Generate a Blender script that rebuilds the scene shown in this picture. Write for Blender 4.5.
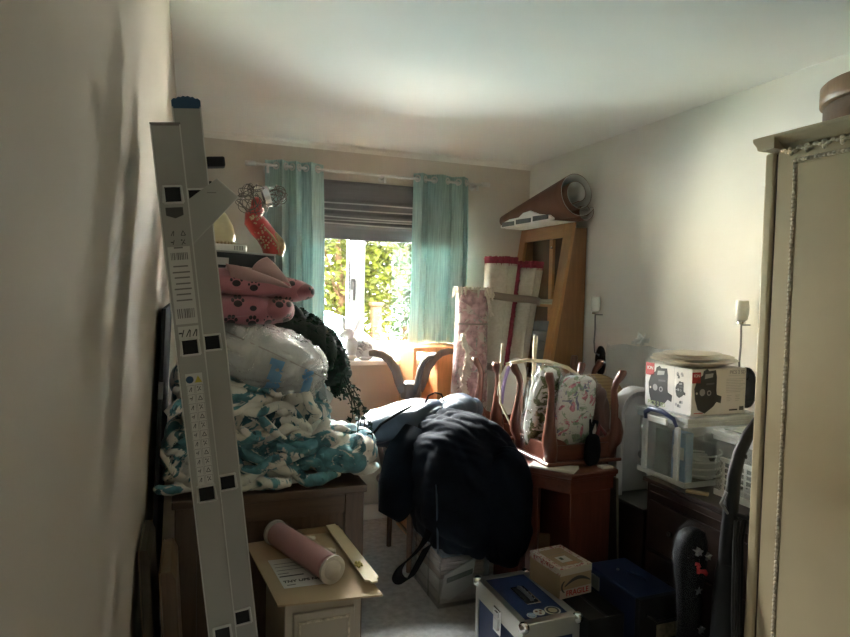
import bpy, bmesh, math, random
from mathutils import Vector, Matrix, Euler, noise
for _o in list(bpy.data.objects): bpy.data.objects.remove(_o)
SC = bpy.context.scene; COL = SC.collection
random.seed(7)
PI = math.pi
HALL_FILL = 2.0   # strength of the fill lamp added in the unseen hall
# ------------------------------------------------------------------ camera
YAW, PIT, ROL = math.radians(20.7), math.radians(-2.5), math.radians(1.3)
fw = Vector((math.sin(YAW)*math.cos(PIT), math.cos(YAW)*math.cos(PIT), math.sin(PIT)))
r0 = Vector((math.cos(YAW), -math.sin(YAW), 0)); u0 = r0.cross(fw)
rr = r0*math.cos(ROL)+u0*math.sin(ROL); uu = -r0*math.sin(ROL)+u0*math.cos(ROL)
cam = bpy.data.cameras.new('camera'); co = bpy.data.objects.new('camera', cam); COL.objects.link(co)
co.matrix_world = Matrix(((rr.x,uu.x,-fw.x,0),(rr.y,uu.y,-fw.y,0),(rr.z,uu.z,-fw.z,1.5),(0,0,0,1)))
cam.sensor_width = 36; cam.lens = 620/850*36; cam.clip_start = .01
SC.camera = co
# ------------------------------------------------------------------ sky, sun, exposure
W = bpy.data.worlds.new('sky'); SC.world = W; W.use_nodes = True
bg = W.node_tree.nodes['Background']; bg.inputs[0].default_value = (1,.985,.955,1); bg.inputs[1].default_value = 100.0
sun = bpy.data.lights.new('sun','SUN'); sun.energy = 90; sun.angle = .02; sun.color = (1,.95,.85)
so = bpy.data.objects.new('sun', sun); COL.objects.link(so)
so.rotation_euler = Vector((-.35,.75,-.95)).to_track_quat('-Z','Y').to_euler()   # high sun from behind the house, lights the garden only
pl = bpy.data.lights.new('window_portal','AREA'); pl.shape='RECTANGLE'; pl.size=1.3; pl.size_y=1.15; pl.cycles.is_portal=True
po = bpy.data.objects.new('window_portal', pl); COL.objects.link(po); po.location=(1.15,4.13,1.6); po.rotation_euler=(-PI/2,0,0)
vs = SC.view_settings; vs.view_transform='Standard'; vs.look='None'; vs.gamma=1; vs.use_curve_mapping=False; vs.exposure=2.48
SC.cycles.max_bounces=14; SC.cycles.diffuse_bounces=8; SC.cycles.transparent_max_bounces=16; SC.cycles.transmission_bounces=8
SC.cycles.sample_clamp_indirect=60; SC.cycles.use_denoising=True; SC.cycles.use_guiding=True; SC.cycles.caustics_reflective=False; SC.cycles.caustics_refractive=False

# ------------------------------------------------------------------ materials
MATS = {}
def nt(name):
    m = bpy.data.materials.new(name); m.use_nodes = True; MATS[name] = m
    t = m.node_tree; b = t.nodes['Principled BSDF']; return m, t, b
def N(t, kind, **k):
    n = t.nodes.new(kind)
    for a, v in k.items():
        if a.startswith('i_'): n.inputs[a[2:].replace('_',' ')].default_value = v
        else: setattr(n, a, v)
    return n
def L(t, a, b): t.links.new(a, b)
def ramp(t, stops, interp='LINEAR'):
    r = t.nodes.new('ShaderNodeValToRGB'); e = r.color_ramp.elements; r.color_ramp.interpolation = interp
    while len(e) < len(stops): e.new(.5)
    for i, (p, c) in enumerate(stops): e[i].position = p; e[i].color = (*c, 1)
    return r
def mat(name, c, rough=.6, metal=0, var=.12, scale=6, bump=0, bscale=60, coords='Object', stretch=(1,1,1), spec=.5, trans=0, coat=0, sheen=0):
    """plain procedural surface: noise-mottled colour plus fine relief"""
    if name in MATS: return MATS[name]
    m, t, b = nt(name)
    tc = N(t,'ShaderNodeTexCoord'); mp = N(t,'ShaderNodeMapping'); mp.inputs['Scale'].default_value = stretch
    L(t, tc.outputs[coords], mp.inputs[0])
    n = N(t,'ShaderNodeTexNoise', i_Scale=scale, i_Detail=5); L(t, mp.outputs[0], n.inputs['Vector'])
    d = [max(0,x*(1-var)) for x in c]; l = [min(1,x*(1+var)) for x in c]
    r = ramp(t, [(.3,d),(.7,l)]); L(t, n.outputs['Fac'], r.inputs[0]); L(t, r.outputs[0], b.inputs['Base Color'])
    b.inputs['Roughness'].default_value = rough; b.inputs['Metallic'].default_value = metal
    b.inputs['Specular IOR Level'].default_value = spec; b.inputs['Transmission Weight'].default_value = trans
    b.inputs['Coat Weight'].default_value = coat; b.inputs['Sheen Weight'].default_value = sheen
    if bump:
        n2 = N(t,'ShaderNodeTexNoise', i_Scale=bscale, i_Detail=4); L(t, mp.outputs[0], n2.inputs['Vector'])
        bp = N(t,'ShaderNodeBump', i_Strength=bump, i_Distance=.004); L(t, n2.outputs['Fac'], bp.inputs['Height']); L(t, bp.outputs[0], b.inputs['Normal'])
    return m
def wood(name, c, rough=.4, axis='z', contrast=.3, coat=.1, scale=3.):
    if name in MATS: return MATS[name]
    m, t, b = nt(name)
    tc = N(t,'ShaderNodeTexCoord'); mp = N(t,'ShaderNodeMapping')
    s = {'x':(1.2,14,14),'y':(14,1.2,14),'z':(14,14,1.2)}[axis]; mp.inputs['Scale'].default_value = s
    L(t, tc.outputs['Object'], mp.inputs[0])
    n = N(t,'ShaderNodeTexNoise', i_Scale=scale, i_Detail=8, i_Roughness=.65, i_Distortion=.6); L(t, mp.outputs[0], n.inputs['Vector'])
    r = ramp(t, [(.25,[x*(1-contrast) for x in c]),(.5,c),(.8,[min(1,x*(1+contrast)) for x in c])])
    L(t, n.outputs['Fac'], r.inputs[0]); L(t, r.outputs[0], b.inputs['Base Color'])
    b.inputs['Roughness'].default_value = rough; b.inputs['Coat Weight'].default_value = coat; b.inputs['Coat Roughness'].default_value=.25
    bp = N(t,'ShaderNodeBump', i_Strength=.08, i_Distance=.002); L(t, n.outputs['Fac'], bp.inputs['Height']); L(t, bp.outputs[0], b.inputs['Normal'])
    return m
def clear(name, tint=(.9,.93,.95), alpha=.25, rough=.12, bump=0, bscale=30):
    """thin clear plastic or glass: see-through sheet with a glossy film"""
    if name in MATS: return MATS[name]
    m, t, b = nt(name)
    tr = N(t,'ShaderNodeBsdfTransparent'); tr.inputs[0].default_value = (*tint,1)
    b.inputs['Base Color'].default_value = (*tint,1); b.inputs['Roughness'].default_value = rough
    mx = N(t,'ShaderNodeMixShader'); mx.inputs[0].default_value = alpha
    out = t.nodes['Material Output']
    L(t, tr.outputs[0], mx.inputs[1]); L(t, b.outputs[0], mx.inputs[2]); L(t, mx.outputs[0], out.inputs[0])
    if bump:
        tc = N(t,'ShaderNodeTexCoord'); n2 = N(t,'ShaderNodeTexNoise', i_Scale=bscale, i_Detail=3, i_Distortion=1.5); L(t, tc.outputs['Object'], n2.inputs['Vector'])
        bp = N(t,'ShaderNodeBump', i_Strength=bump, i_Distance=.02); L(t, n2.outputs['Fac'], bp.inputs['Height']); L(t, bp.outputs[0], b.inputs['Normal'])
    return m
def blotch(name, base, spots, rough=.8, bump=.3, bscale=80, sheen=.2, coat=0):
    """printed cloth: base colour with irregular printed patches; spots = [(colour, scale, threshold, seed)]"""
    if name in MATS: return MATS[name]
    m, t, b = nt(name)
    tc = N(t,'ShaderNodeTexCoord'); cur = None
    rgb = N(t,'ShaderNodeRGB'); rgb.outputs[0].default_value = (*base,1); cur = rgb.outputs[0]
    for c, s, th, seed in spots:
        mp = N(t,'ShaderNodeMapping'); mp.inputs['Location'].default_value = (seed,seed*.7,-seed*.3); L(t, tc.outputs['Object'], mp.inputs[0])
        n = N(t,'ShaderNodeTexNoise', i_Scale=s, i_Detail=4, i_Roughness=.6, i_Distortion=1.2); L(t, mp.outputs[0], n.inputs['Vector'])
        r = ramp(t, [(th,(0,0,0)),(th+.025,(1,1,1))]); L(t, n.outputs['Fac'], r.inputs[0])
        n3 = N(t,'ShaderNodeTexNoise', i_Scale=s*4, i_Detail=3); L(t, mp.outputs[0], n3.inputs['Vector'])
        r3 = ramp(t, [(.35,[x*.6 for x in c]),(.65,[min(1,x*1.25) for x in c])]); L(t, n3.outputs['Fac'], r3.inputs[0])
        mx = N(t,'ShaderNodeMix', data_type='RGBA'); L(t, r.outputs[0], mx.inputs[0]); L(t, cur, mx.inputs[6]); L(t, r3.outputs[0], mx.inputs[7]); cur = mx.outputs[2]
    L(t, cur, b.inputs['Base Color']); b.inputs['Roughness'].default_value = rough; b.inputs['Sheen Weight'].default_value = sheen; b.inputs['Coat Weight'].default_value = coat
    n2 = N(t,'ShaderNodeTexNoise', i_Scale=bscale, i_Detail=4); L(t, tc.outputs['Object'], n2.inputs['Vector'])
    bp = N(t,'ShaderNodeBump', i_Strength=bump, i_Distance=.004); L(t, n2.outputs['Fac'], bp.inputs['Height']); L(t, bp.outputs[0], b.inputs['Normal'])
    return m
def paws(name, base, ink):
    """pink fleece printed with paw prints, one per Voronoi cell"""
    m, t, b = nt(name)
    tc = N(t,'ShaderNodeTexCoord'); mp = N(t,'ShaderNodeMapping'); mp.inputs['Scale'].default_value=(15,5,15); L(t, tc.outputs['Object'], mp.inputs[0])
    v = N(t,'ShaderNodeTexVoronoi', i_Scale=1., i_Randomness=.55); L(t, mp.outputs[0], v.inputs['Vector'])
    sub = N(t,'ShaderNodeVectorMath', operation='SUBTRACT'); L(t, mp.outputs[0], sub.inputs[0]); L(t, v.outputs['Position'], sub.inputs[1])
    cur = None
    for cx, cz, sx, sz, rad in ((0,-.08,1,1.25,.2),(-.26,.1,1.3,1,.1),(-.1,.27,1.3,1,.11),(.1,.27,1.3,1,.11),(.26,.1,1.3,1,.1)):
        o = N(t,'ShaderNodeVectorMath', operation='SUBTRACT'); L(t, sub.outputs[0], o.inputs[0]); o.inputs[1].default_value=(cx,0,cz)
        s = N(t,'ShaderNodeVectorMath', operation='MULTIPLY'); L(t, o.outputs[0], s.inputs[0]); s.inputs[1].default_value=(sx,.35,sz)
        ln = N(t,'ShaderNodeVectorMath', operation='LENGTH'); L(t, s.outputs[0], ln.inputs[0])
        lt = N(t,'ShaderNodeMath', operation='LESS_THAN'); L(t, ln.outputs['Value'], lt.inputs[0]); lt.inputs[1].default_value=rad*1.15
        if cur is None: cur = lt.outputs[0]
        else:
            mxm = N(t,'ShaderNodeMath', operation='MAXIMUM'); L(t, cur, mxm.inputs[0]); L(t, lt.outputs[0], mxm.inputs[1]); cur = mxm.outputs[0]
    mx = N(t,'ShaderNodeMix', data_type='RGBA'); L(t, cur, mx.inputs[0]); mx.inputs[6].default_value=(*base,1); mx.inputs[7].default_value=(*ink,1)
    L(t, mx.outputs[2], b.inputs['Base Color']); b.inputs['Roughness'].default_value=.9; b.inputs['Sheen Weight'].default_value=.4
    n2 = N(t,'ShaderNodeTexNoise', i_Scale=180); L(t, tc.outputs['Object'], n2.inputs['Vector'])
    bp = N(t,'ShaderNodeBump', i_Strength=.3, i_Distance=.003); L(t, n2.outputs['Fac'], bp.inputs['Height']); L(t, bp.outputs[0], b.inputs['Normal'])
    return m
def curtain_mat(name, c):
    m, t, b = nt(name)
    tc = N(t,'ShaderNodeTexCoord'); mp = N(t,'ShaderNodeMapping'); mp.inputs['Scale'].default_value=(60,60,2.5); L(t, tc.outputs['Object'], mp.inputs[0])
    n = N(t,'ShaderNodeTexNoise', i_Scale=2.5, i_Detail=4); L(t, mp.outputs[0], n.inputs['Vector'])
    r = ramp(t, [(.3,[x*.8 for x in c]),(.7,[min(1,x*1.2) for x in c])]); L(t, n.outputs['Fac'], r.inputs[0]); L(t, r.outputs[0], b.inputs['Base Color'])
    b.inputs['Roughness'].default_value=.7
    tl = N(t,'ShaderNodeBsdfTranslucent'); L(t, r.outputs[0], tl.inputs[0])
    mx = N(t,'ShaderNodeMixShader'); mx.inputs[0].default_value=.16
    L(t, b.outputs[0], mx.inputs[1]); L(t, tl.outputs[0], mx.inputs[2]); L(t, mx.outputs[0], t.nodes['Material Output'].inputs[0])
    return m
def leaf_mat(name, c, trl=.4):
    m, t, b = nt(name)
    g = N(t,'ShaderNodeNewGeometry'); r = ramp(t, [(0,[x*.55 for x in c]),(1,[min(1,x*1.5) for x in c])])
    L(t, g.outputs['Random Per Island'], r.inputs[0]); L(t, r.outputs[0], b.inputs['Base Color']); b.inputs['Roughness'].default_value=.7; b.inputs['Specular IOR Level'].default_value=.02
    tl = N(t,'ShaderNodeBsdfTranslucent'); L(t, r.outputs[0], tl.inputs[0])
    mx = N(t,'ShaderNodeMixShader'); mx.inputs[0].default_value=trl
    L(t, b.outputs[0], mx.inputs[1]); L(t, tl.outputs[0], mx.inputs[2]); L(t, mx.outputs[0], t.nodes['Material Output'].inputs[0])
    return m
def bands(name, c1, c2, scale, axis='Z', rough=.7, thr=.5):
    m, t, b = nt(name)
    tc = N(t,'ShaderNodeTexCoord'); w = N(t,'ShaderNodeTexWave', i_Scale=scale, bands_direction=axis); L(t, tc.outputs['Object'], w.inputs['Vector'])
    r = ramp(t, [(thr,c1),(thr+.05,c2)]); L(t, w.outputs['Fac'], r.inputs[0]); L(t, r.outputs[0], b.inputs['Base Color']); b.inputs['Roughness'].default_value=rough
    return m
# ------------------------------------------------------------------ mesh helpers
class MB:
    def __init__(s): s.v=[]; s.f=[]
    def add(s, vs, fs, M=None):
        o=len(s.v); s.v += [tuple(M@Vector(p)) if M else tuple(p) for p in vs]; s.f += [tuple(i+o for i in f) for f in fs]; return s
    def box(s, x0,x1,y0,y1,z0,z1, M=None):
        return s.add([(x0,y0,z0),(x1,y0,z0),(x1,y1,z0),(x0,y1,z0),(x0,y0,z1),(x1,y0,z1),(x1,y1,z1),(x0,y1,z1)],
            [(0,3,2,1),(4,5,6,7),(0,1,5,4),(1,2,6,5),(2,3,7,6),(3,0,4,7)], M)
    def tube(s, pts, r, n=10, closed=False, flat=None):
        pts=[Vector(p) for p in pts]; m=len(pts); rs=r if isinstance(r,(list,tuple)) else [r]*m
        vs=[]; fs=[]; up=None
        for i,p in enumerate(pts):
            a=pts[(i-1)%m] if (i>0 or closed) else p; b=pts[(i+1)%m] if (i<m-1 or closed) else p
            t=(b-a); t=t.normalized() if t.length>1e-9 else Vector((0,0,1))
            if up is None: up=Vector((0,0,1)) if abs(t.z)<.9 else Vector((0,1,0))
            x=up-t*up.dot(t); x=x.normalized() if x.length>1e-6 else t.orthogonal().normalized()
            y=t.cross(x); up=x
            ex,ey=flat if flat else (1,1)
            for k in range(n):
                c=2*PI*k/n; vs.append(p+x*(rs[i]*ex*math.cos(c))+y*(rs[i]*ey*math.sin(c)))
        M_=m if closed else m-1
        for i in range(M_):
            j=(i+1)%m
            for k in range(n): fs.append((i*n+k,i*n+(k+1)%n,j*n+(k+1)%n,j*n+k))
        if not closed: fs.append(tuple(range(n-1,-1,-1))); fs.append(tuple((m-1)*n+k for k in range(n)))
        return s.add(vs,fs)
    def lathe(s, prof, c=(0,0,0), n=32, M=None, caps=True):
        vs=[]; fs=[]; m=len(prof)
        for r,z in prof:
            for k in range(n): a=2*PI*k/n; vs.append((c[0]+r*math.cos(a),c[1]+r*math.sin(a),c[2]+z))
        for i in range(m-1):
            for k in range(n): fs.append((i*n+k,i*n+(k+1)%n,(i+1)*n+(k+1)%n,(i+1)*n+k))
        if caps: fs.append(tuple(range(n-1,-1,-1))); fs.append(tuple((m-1)*n+k for k in range(n)))
        return s.add(vs,fs,M)
    def prism(s, poly, d0, d1, plane='xy', M=None):
        n=len(poly); mk={'xy':lambda a,b,d:(a,b,d),'xz':lambda a,b,d:(a,d,b),'yz':lambda a,b,d:(d,a,b)}[plane]
        vs=[mk(a,b,d0) for a,b in poly]+[mk(a,b,d1) for a,b in poly]
        fs=[tuple(range(n-1,-1,-1)),tuple(range(n,2*n))]+[(i,(i+1)%n,n+(i+1)%n,n+i) for i in range(n)]
        return s.add(vs,fs,M)
    def sheet(s, fn, nu, nv, th=0, M=None):
        P=[[Vector(fn(i/nu,j/nv)) for j in range(nv+1)] for i in range(nu+1)]
        W=nv+1; vs=[p for row in P for p in row]; fs=[(i*W+j,(i+1)*W+j,(i+1)*W+j+1,i*W+j+1) for i in range(nu) for j in range(nv)]
        if th:
            K=len(vs); off=[]
            for i in range(nu+1):
                for j in range(nv+1):
                    a=P[min(i+1,nu)][j]-P[max(i-1,0)][j]; b=P[i][min(j+1,nv)]-P[i][max(j-1,0)]; nn=a.cross(b)
                    nn=nn.normalized() if nn.length>1e-12 else Vector((0,0,1)); off.append(P[i][j]-nn*th)
            vs+=off; fs+=[tuple(reversed([q+K for q in f])) for f in list(fs)]
            for i in range(nu):
                fs.append((i*W,i*W+K,(i+1)*W+K,(i+1)*W)); a=i*W+nv; fs.append((a,a+W,a+W+K,a+K))
            for j in range(nv):
                fs.append((j,j+1,j+1+K,j+K)); a=nu*W+j; fs.append((a,a+K,a+1+K,a+1))
        return s.add(vs,fs,M)
    def blob(s, c, r, nu=64, nv=40, p=2.4, disp=None, M=None, zmin=None, shape=None):
        vs=[]; fs=[]; c=Vector(c)
        sp=lambda a,e: math.copysign(abs(a)**e,a)
        for j in range(nv+1):
            ph=-PI/2+PI*j/nv
            for i in range(nu):
                th=2*PI*i/nu; e=2/p
                d=Vector((sp(math.cos(ph),e)*sp(math.cos(th),e), sp(math.cos(ph),e)*sp(math.sin(th),e), sp(math.sin(ph),e)))
                q=Vector((d.x*r[0],d.y*r[1],d.z*r[2]))
                if M: q=M@q
                nn=Vector((d.x/r[0],d.y/r[1],d.z/r[2])); 
                if M: nn=M.to_3x3()@nn
                nn=nn.normalized() if nn.length>1e-9 else Vector((0,0,1)); w=c+q
                if shape: w=Vector(shape(w))
                if disp: w=w+nn*disp(w)
                if zmin is not None and w.z<zmin: w.z=zmin
                vs.append(w)
        for j in range(nv):
            for i in range(nu): fs.append((j*nu+i,j*nu+(i+1)%nu,(j+1)*nu+(i+1)%nu,(j+1)*nu+i))
        return s.add(vs,fs)
    def build(s, name, m, parent=None, bevel=0, smooth=None, seg=2, sub=0):
        me=bpy.data.meshes.new(name); me.from_pydata(s.v,[],s.f); me.validate()
        bm=bmesh.new(); bm.from_mesh(me)
        bmesh.ops.remove_doubles(bm, verts=bm.verts, dist=1e-6)
        bmesh.ops.recalc_face_normals(bm, faces=bm.faces)
        if bevel:
            ed=[e for e in bm.edges if len(e.link_faces)==2 and e.calc_face_angle(0)>.5]
            bmesh.ops.bevel(bm, geom=ed, offset=bevel, segments=seg, affect='EDGES', clamp_overlap=True, profile=.5)
        for f in bm.faces: f.smooth = bool(smooth)
        if smooth is True:
            for e in bm.edges:
                if len(e.link_faces)==2 and e.calc_face_angle(0)>.8: e.smooth=False
        bm.to_mesh(me); bm.free(); me.update()
        o=bpy.data.objects.new(name, me); COL.objects.link(o); o.parent=parent
        me.materials.append(MATS[m] if isinstance(m,str) else m)
        if sub:
            md=o.modifiers.new('sub','SUBSURF'); md.levels=sub; md.render_levels=sub
        return o
def R(x=0,y=0,z=0): return Euler((x,y,z)).to_matrix().to_4x4()
def T(x,y,z): return Matrix.Translation((x,y,z))
def thing(name,label,cat,loc=(0,0,0),rot=(0,0,0),group=None):
    o=bpy.data.objects.new(name,None); COL.objects.link(o); o.location=loc; o.rotation_euler=rot; o.empty_display_size=.05
    o['label']=label; o['category']=cat
    if group: o['group']=group
    return o
def tag(o,label,cat,group=None):
    o['label']=label; o['category']=cat
    if group: o['group']=group
    return o
def struct(o): o['kind']='structure'; return o
def B(name,m,parent,*a,bevel=.002,M=None): return MB().box(*a,M=M).build(name,m,parent,bevel=bevel)
def text(s,size,m,parent,M,name='lettering',ext=.0004,align='CENTER',bold=0):
    cu=bpy.data.curves.new('t','FONT'); cu.body=s; cu.size=size; cu.extrude=ext; cu.align_x=align; cu.align_y='CENTER'; cu.offset=bold
    to=bpy.data.objects.new('t',cu); COL.objects.link(to); dg=bpy.context.evaluated_depsgraph_get(); dg.update()
    me=bpy.data.meshes.new_from_object(to.evaluated_get(dg)); bpy.data.objects.remove(to); me.name=name
    me.transform(M); me.materials.clear(); me.materials.append(MATS[m])
    o=bpy.data.objects.new(name,me); COL.objects.link(o); o.parent=parent; return o
def nz(p,s,seed=0): return noise.noise(Vector((p[0]*s+seed,p[1]*s-seed*1.3,p[2]*s+seed*.7)))
def folds(amp, freq, d, warp, wf, seed, pw=.7):
    d=Vector(d).normalized()
    def f(p):
        w=noise.noise_vector(Vector(p)*wf+Vector((seed,seed*2,-seed)))
        s_=(Vector(p)*freq+w*warp).dot(d)
        return amp*(abs(math.sin(PI*s_))**pw-.55)
    return f
def face_M(o,u,v):
    """matrix that puts xy artwork on a face: origin o, axes u, v"""
    u=Vector(u).normalized(); v=Vector(v).normalized(); n=u.cross(v)
    return Matrix(((u.x,v.x,n.x,o[0]),(u.y,v.y,n.y,o[1]),(u.z,v.z,n.z,o[2]),(0,0,0,1)))
def copy_tree(o,parent=None):
    c=o.copy(); COL.objects.link(c); c.parent=parent
    for ch in [x for x in bpy.data.objects if x.parent==o]: copy_tree(ch,c)
    return c

# ------------------------------------------------------------------ palette
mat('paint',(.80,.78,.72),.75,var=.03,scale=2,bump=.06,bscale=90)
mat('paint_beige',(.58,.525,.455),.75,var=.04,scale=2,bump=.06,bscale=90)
mat('paint_beige_shaded',(.46,.40,.33),.75,var=.04,scale=2,bump=.06,bscale=90)  # the beige paint darkened: shade on the left wall put into its colour
mat('ceiling_paint',(.84,.83,.79),.8,var=.02,scale=2,bump=.05,bscale=60)
mat('carpet',(.60,.60,.60),.95,var=.18,scale=30,bump=.8,bscale=260)
mat('upvc',(.86,.87,.87),.3,var=.02)
mat('gloss_white',(.85,.84,.8),.35,var=.03)
mat('alu',(.40,.39,.36),.4,metal=.6,var=.04,scale=2,stretch=(6,6,2))
mat('alu_bright',(.62,.61,.58),.3,metal=.9,var=.06)
mat('chrome',(.8,.8,.8),.15,metal=1,var=.02)
mat('steel_dark',(.2,.2,.2),.35,metal=.8)
mat('void_black',(.012,.012,.012),.8,var=.1)
mat('black_plastic',(.012,.0125,.013),.45,var=.15,spec=.25)
mat('blue_cap',(.02,.07,.14),.5)
mat('grey_board',(.42,.42,.375),.6,var=.06)
mat('label_white',(.62,.61,.57),.5,var=.03)
mat('ink',(.05,.05,.05),.6)
mat('ink_soft',(.2,.19,.18),.6)
mat('yellow_ink',(.6,.5,.08),.6)
wood('wood_brown',(.105,.06,.035),.38,'x',.35)
wood('wood_brown_v',(.105,.06,.035),.38,'z',.35)
wood('mahogany',(.13,.042,.026),.3,'x',.35,coat=.25)
wood('mahogany_v',(.13,.042,.026),.3,'z',.35,coat=.25)
wood('dark_wood',(.028,.016,.013),.35,'y',.3,coat=.2)
wood('dark_wood_v',(.028,.016,.013),.35,'z',.3,coat=.2)
wood('oak',(.36,.175,.065),.45,'y',.22); wood('oak_v',(.36,.175,.065),.45,'z',.22)
wood('oak_side',(.21,.105,.045),.45,'z',.25)
wood('pine',(.60,.27,.10),.45,'z',.2)
wood('walnut_grey',(.17,.11,.08),.4,'z',.25)
mat('cream_paint',(.37,.30,.185),.5,var=.05,scale=3,bump=.04)
mat('cream_cab',(.40,.345,.265),.5,var=.05,scale=3)
mat('gold_bead',(.52,.45,.33),.45,var=.4,scale=60)
mat('cardboard',(.44,.335,.21),.8,var=.07,scale=5,bump=.1)
mat('cardboard_pale',(.56,.47,.31),.8,var=.07)
mat('cardboard_dark',(.27,.18,.10),.85,var=.1)
# ================================================================== THE SETTING
D=3.87; XR=2.23; H=2.4; Y0=-1.3
def wl(z): return -.18+.11*z/2.4        # the left wall is out of plumb
struct(MB().box(-.4,XR+.3,Y0-1.6,D+.25,-.1,0).build('floor','carpet'))
struct(MB().box(-.4,XR+.3,Y0-1.6,D+.25,H,H+.12).build('ceiling','ceiling_paint'))
struct(MB().prism([(wl(0),0),(wl(H),H),(-.35,H),(-.35,0)],Y0,D,'xz').build('wall_left','paint_beige_shaded'))
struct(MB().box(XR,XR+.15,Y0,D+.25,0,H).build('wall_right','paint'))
WX0,WX1,WZ0,WZ1=.60,1.70,1.03,2.17
wb=MB(); wb.box(-.35,WX0,D,D+.25,0,H); wb.box(WX1,XR,D,D+.25,0,H); wb.box(WX0,WX1,D,D+.25,0,WZ0); wb.box(WX0,WX1,D,D+.25,WZ1,H)
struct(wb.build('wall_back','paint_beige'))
wf=MB(); wf.box(-.35,.15,Y0-.12,Y0,0,H); wf.box(.95,XR+.15,Y0-.12,Y0,0,H); wf.box(.15,.95,Y0-.12,Y0,2.03,H)
struct(wf.build('wall_front','paint'))
hw=MB(); hw.box(-.35,XR+.15,Y0-1.6,Y0-1.5,0,H); hw.box(-.35,-.25,Y0-1.5,Y0-.12,0,H); hw.box(XR+.05,XR+.15,Y0-1.5,Y0-.12,0,H)
struct(hw.build('wall_hall','paint'))
struct(MB().box(wl(0)+.003,wl(0)+.02,Y0,D,0,.1).build('baseboard_left','gloss_white'))
struct(MB().box(XR-.016,XR,1.5,D,0,.1).build('baseboard_right','gloss_white',bevel=.003))
struct(MB().box(.0,XR-.02,D-.016,D,0,.1).build('baseboard_back','gloss_white',bevel=.003))
struct(MB().prism([(D-.10,WZ0-.005),(D-.10,WZ0+.02),(D-.09,WZ0+.028),(D+.10,WZ0+.028),(D+.10,WZ0-.005)],WX0-.06,WX1+.06,'yz').build('trim_1','gloss_white',bevel=.004))
# ceiling cove line at the back
struct(MB().prism([(D-.03,H),(D,H),(D,H-.035),(D-.004,H-.035),(D-.012,H-.014)],-.1,XR,'yz').build('trim_2','paint'))
# the unseen fill lamp added in the hall is built further below
# window: frame, mullion, sashes, panes, handle
win=bpy.data.objects.new('window_1',None); COL.objects.link(win); win.location=(0,0,0); struct(win)
zf0,zf1=WZ0+.028,WZ1
f=MB(); f.box(WX0,WX0+.055,3.97,4.05,zf0,zf1); f.box(WX1-.055,WX1,3.97,4.05,zf0,zf1); f.box(WX0+.055,WX1-.055,3.97,4.05,zf0,zf0+.05); f.box(WX0+.055,WX1-.055,3.97,4.05,zf1-.05,zf1); f.box(.965,1.015,3.97,4.05,zf0+.05,zf1-.05)
f.build('window_frame','upvc',win,bevel=.004)
for a,b,nm in ((1.015,WX1-.055,'sash'),):
    s=MB(); s.box(a,a+.05,3.955,4.03,zf0+.05,zf1-.05); s.box(b-.05,b,3.955,4.03,zf0+.05,zf1-.05); s.box(a+.05,b-.05,3.955,4.03,zf0+.05,zf0+.1); s.box(a+.05,b-.05,3.955,4.03,zf1-.1,zf1-.05)
    sh=s.build('sash','upvc',win,bevel=.004)
_m,_t,_b=nt('glass'); _tr=N(_t,'ShaderNodeBsdfTransparent'); _tr.inputs[0].default_value=(.95,.97,.965,1); _gl=N(_t,'ShaderNodeBsdfGlossy'); _gl.inputs['Roughness'].default_value=.02
_fr=N(_t,'ShaderNodeFresnel'); _mx=N(_t,'ShaderNodeMixShader'); L(_t,_fr.outputs[0],_mx.inputs[0]); L(_t,_tr.outputs[0],_mx.inputs[1]); L(_t,_gl.outputs[0],_mx.inputs[2]); L(_t,_mx.outputs[0],_t.nodes['Material Output'].inputs[0])
MB().box(WX0+.055,.965,4.0,4.006,zf0+.05,zf1-.05).build('pane','glass',win)
MB().box(1.065,WX1-.105,4.0,4.006,zf0+.1,zf1-.1).build('pane','glass',win)
hd=MB(); hd.box(.978,1.0,3.952,3.97,1.50,1.57); hd.box(.981,.997,3.93,3.955,1.545,1.56); hd.box(.981,.997,3.925,3.937,1.43,1.56)
hd.build('handle','steel_dark',win,bevel=.002)
MB().box(.958,.966,3.962,3.97,zf0+.05,zf1-.05).build('seal','steel_dark',win)

# ================================================================== OUTSIDE
mat('lawn',(.10,.16,.03),.95,var=.4,scale=9,bump=.6); mat('drive',(.66,.62,.56),.9,var=.12,scale=14,bump=.4)
struct(MB().box(-14,22,4.12,30,-.35,-.25).build('ground','drive'))
struct(MB().box(-14,22,8.6,9.6,-.25,-.22).build('lawn','lawn'))
leaf_mat('leaf_bright',(.0050,.0058,.0004)); leaf_mat('leaf_mid',(.0021,.0032,.0006)); leaf_mat('leaf_dark',(.0013,.0021,.0009))
mat('bark',(.008,.0048,.0026),1,spec=0,var=.3,scale=20,bump=.6)
def tree(label,x,y,z0,h,rx,rz,n,m,ls=.09,group='garden trees outside the window',name='garden_tree'):
    t=thing(name,label,'tree',(x,y,z0),group=group)
    tr=MB(); tr.tube([(0,0,0),(.05,.03,h*.4),(-.03,.02,h*.75)],[.09,.07,.03],10)
    for k in range(5):
        a=k*1.3; tr.tube([(.03,.02,h*.35+.1*k),(rx*.4*math.cos(a),rx*.4*math.sin(a),h*.6+.1*k)],[.035,.012],6)
    tr.build('trunk','bark',t,smooth=True)
    lv=MB()
    for i in range(n):
        while True:
            p=Vector((random.uniform(-1,1),random.uniform(-1,1),random.uniform(-1,1)))
            if .25<p.length<1: break
        if noise.noise(p*2.3+Vector((x,y,0)))<-.12: continue
        c=Vector((p.x*rx,p.y*rx*.8,h*.62+p.z*rz)); M_=T(*c)@R(random.uniform(-1,1),random.uniform(-1,1),random.uniform(0,6.3)); s_=ls*random.uniform(.6,1.3)
        lv.add([(0,-s_*.5,0),(s_*.32,0,.012),(0,s_*.6,0),(-s_*.32,0,.012)],[(0,1,2),(0,2,3)],M_)
    o=lv.build('foliage',m,t); o['kind']='stuff'; return t
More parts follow.
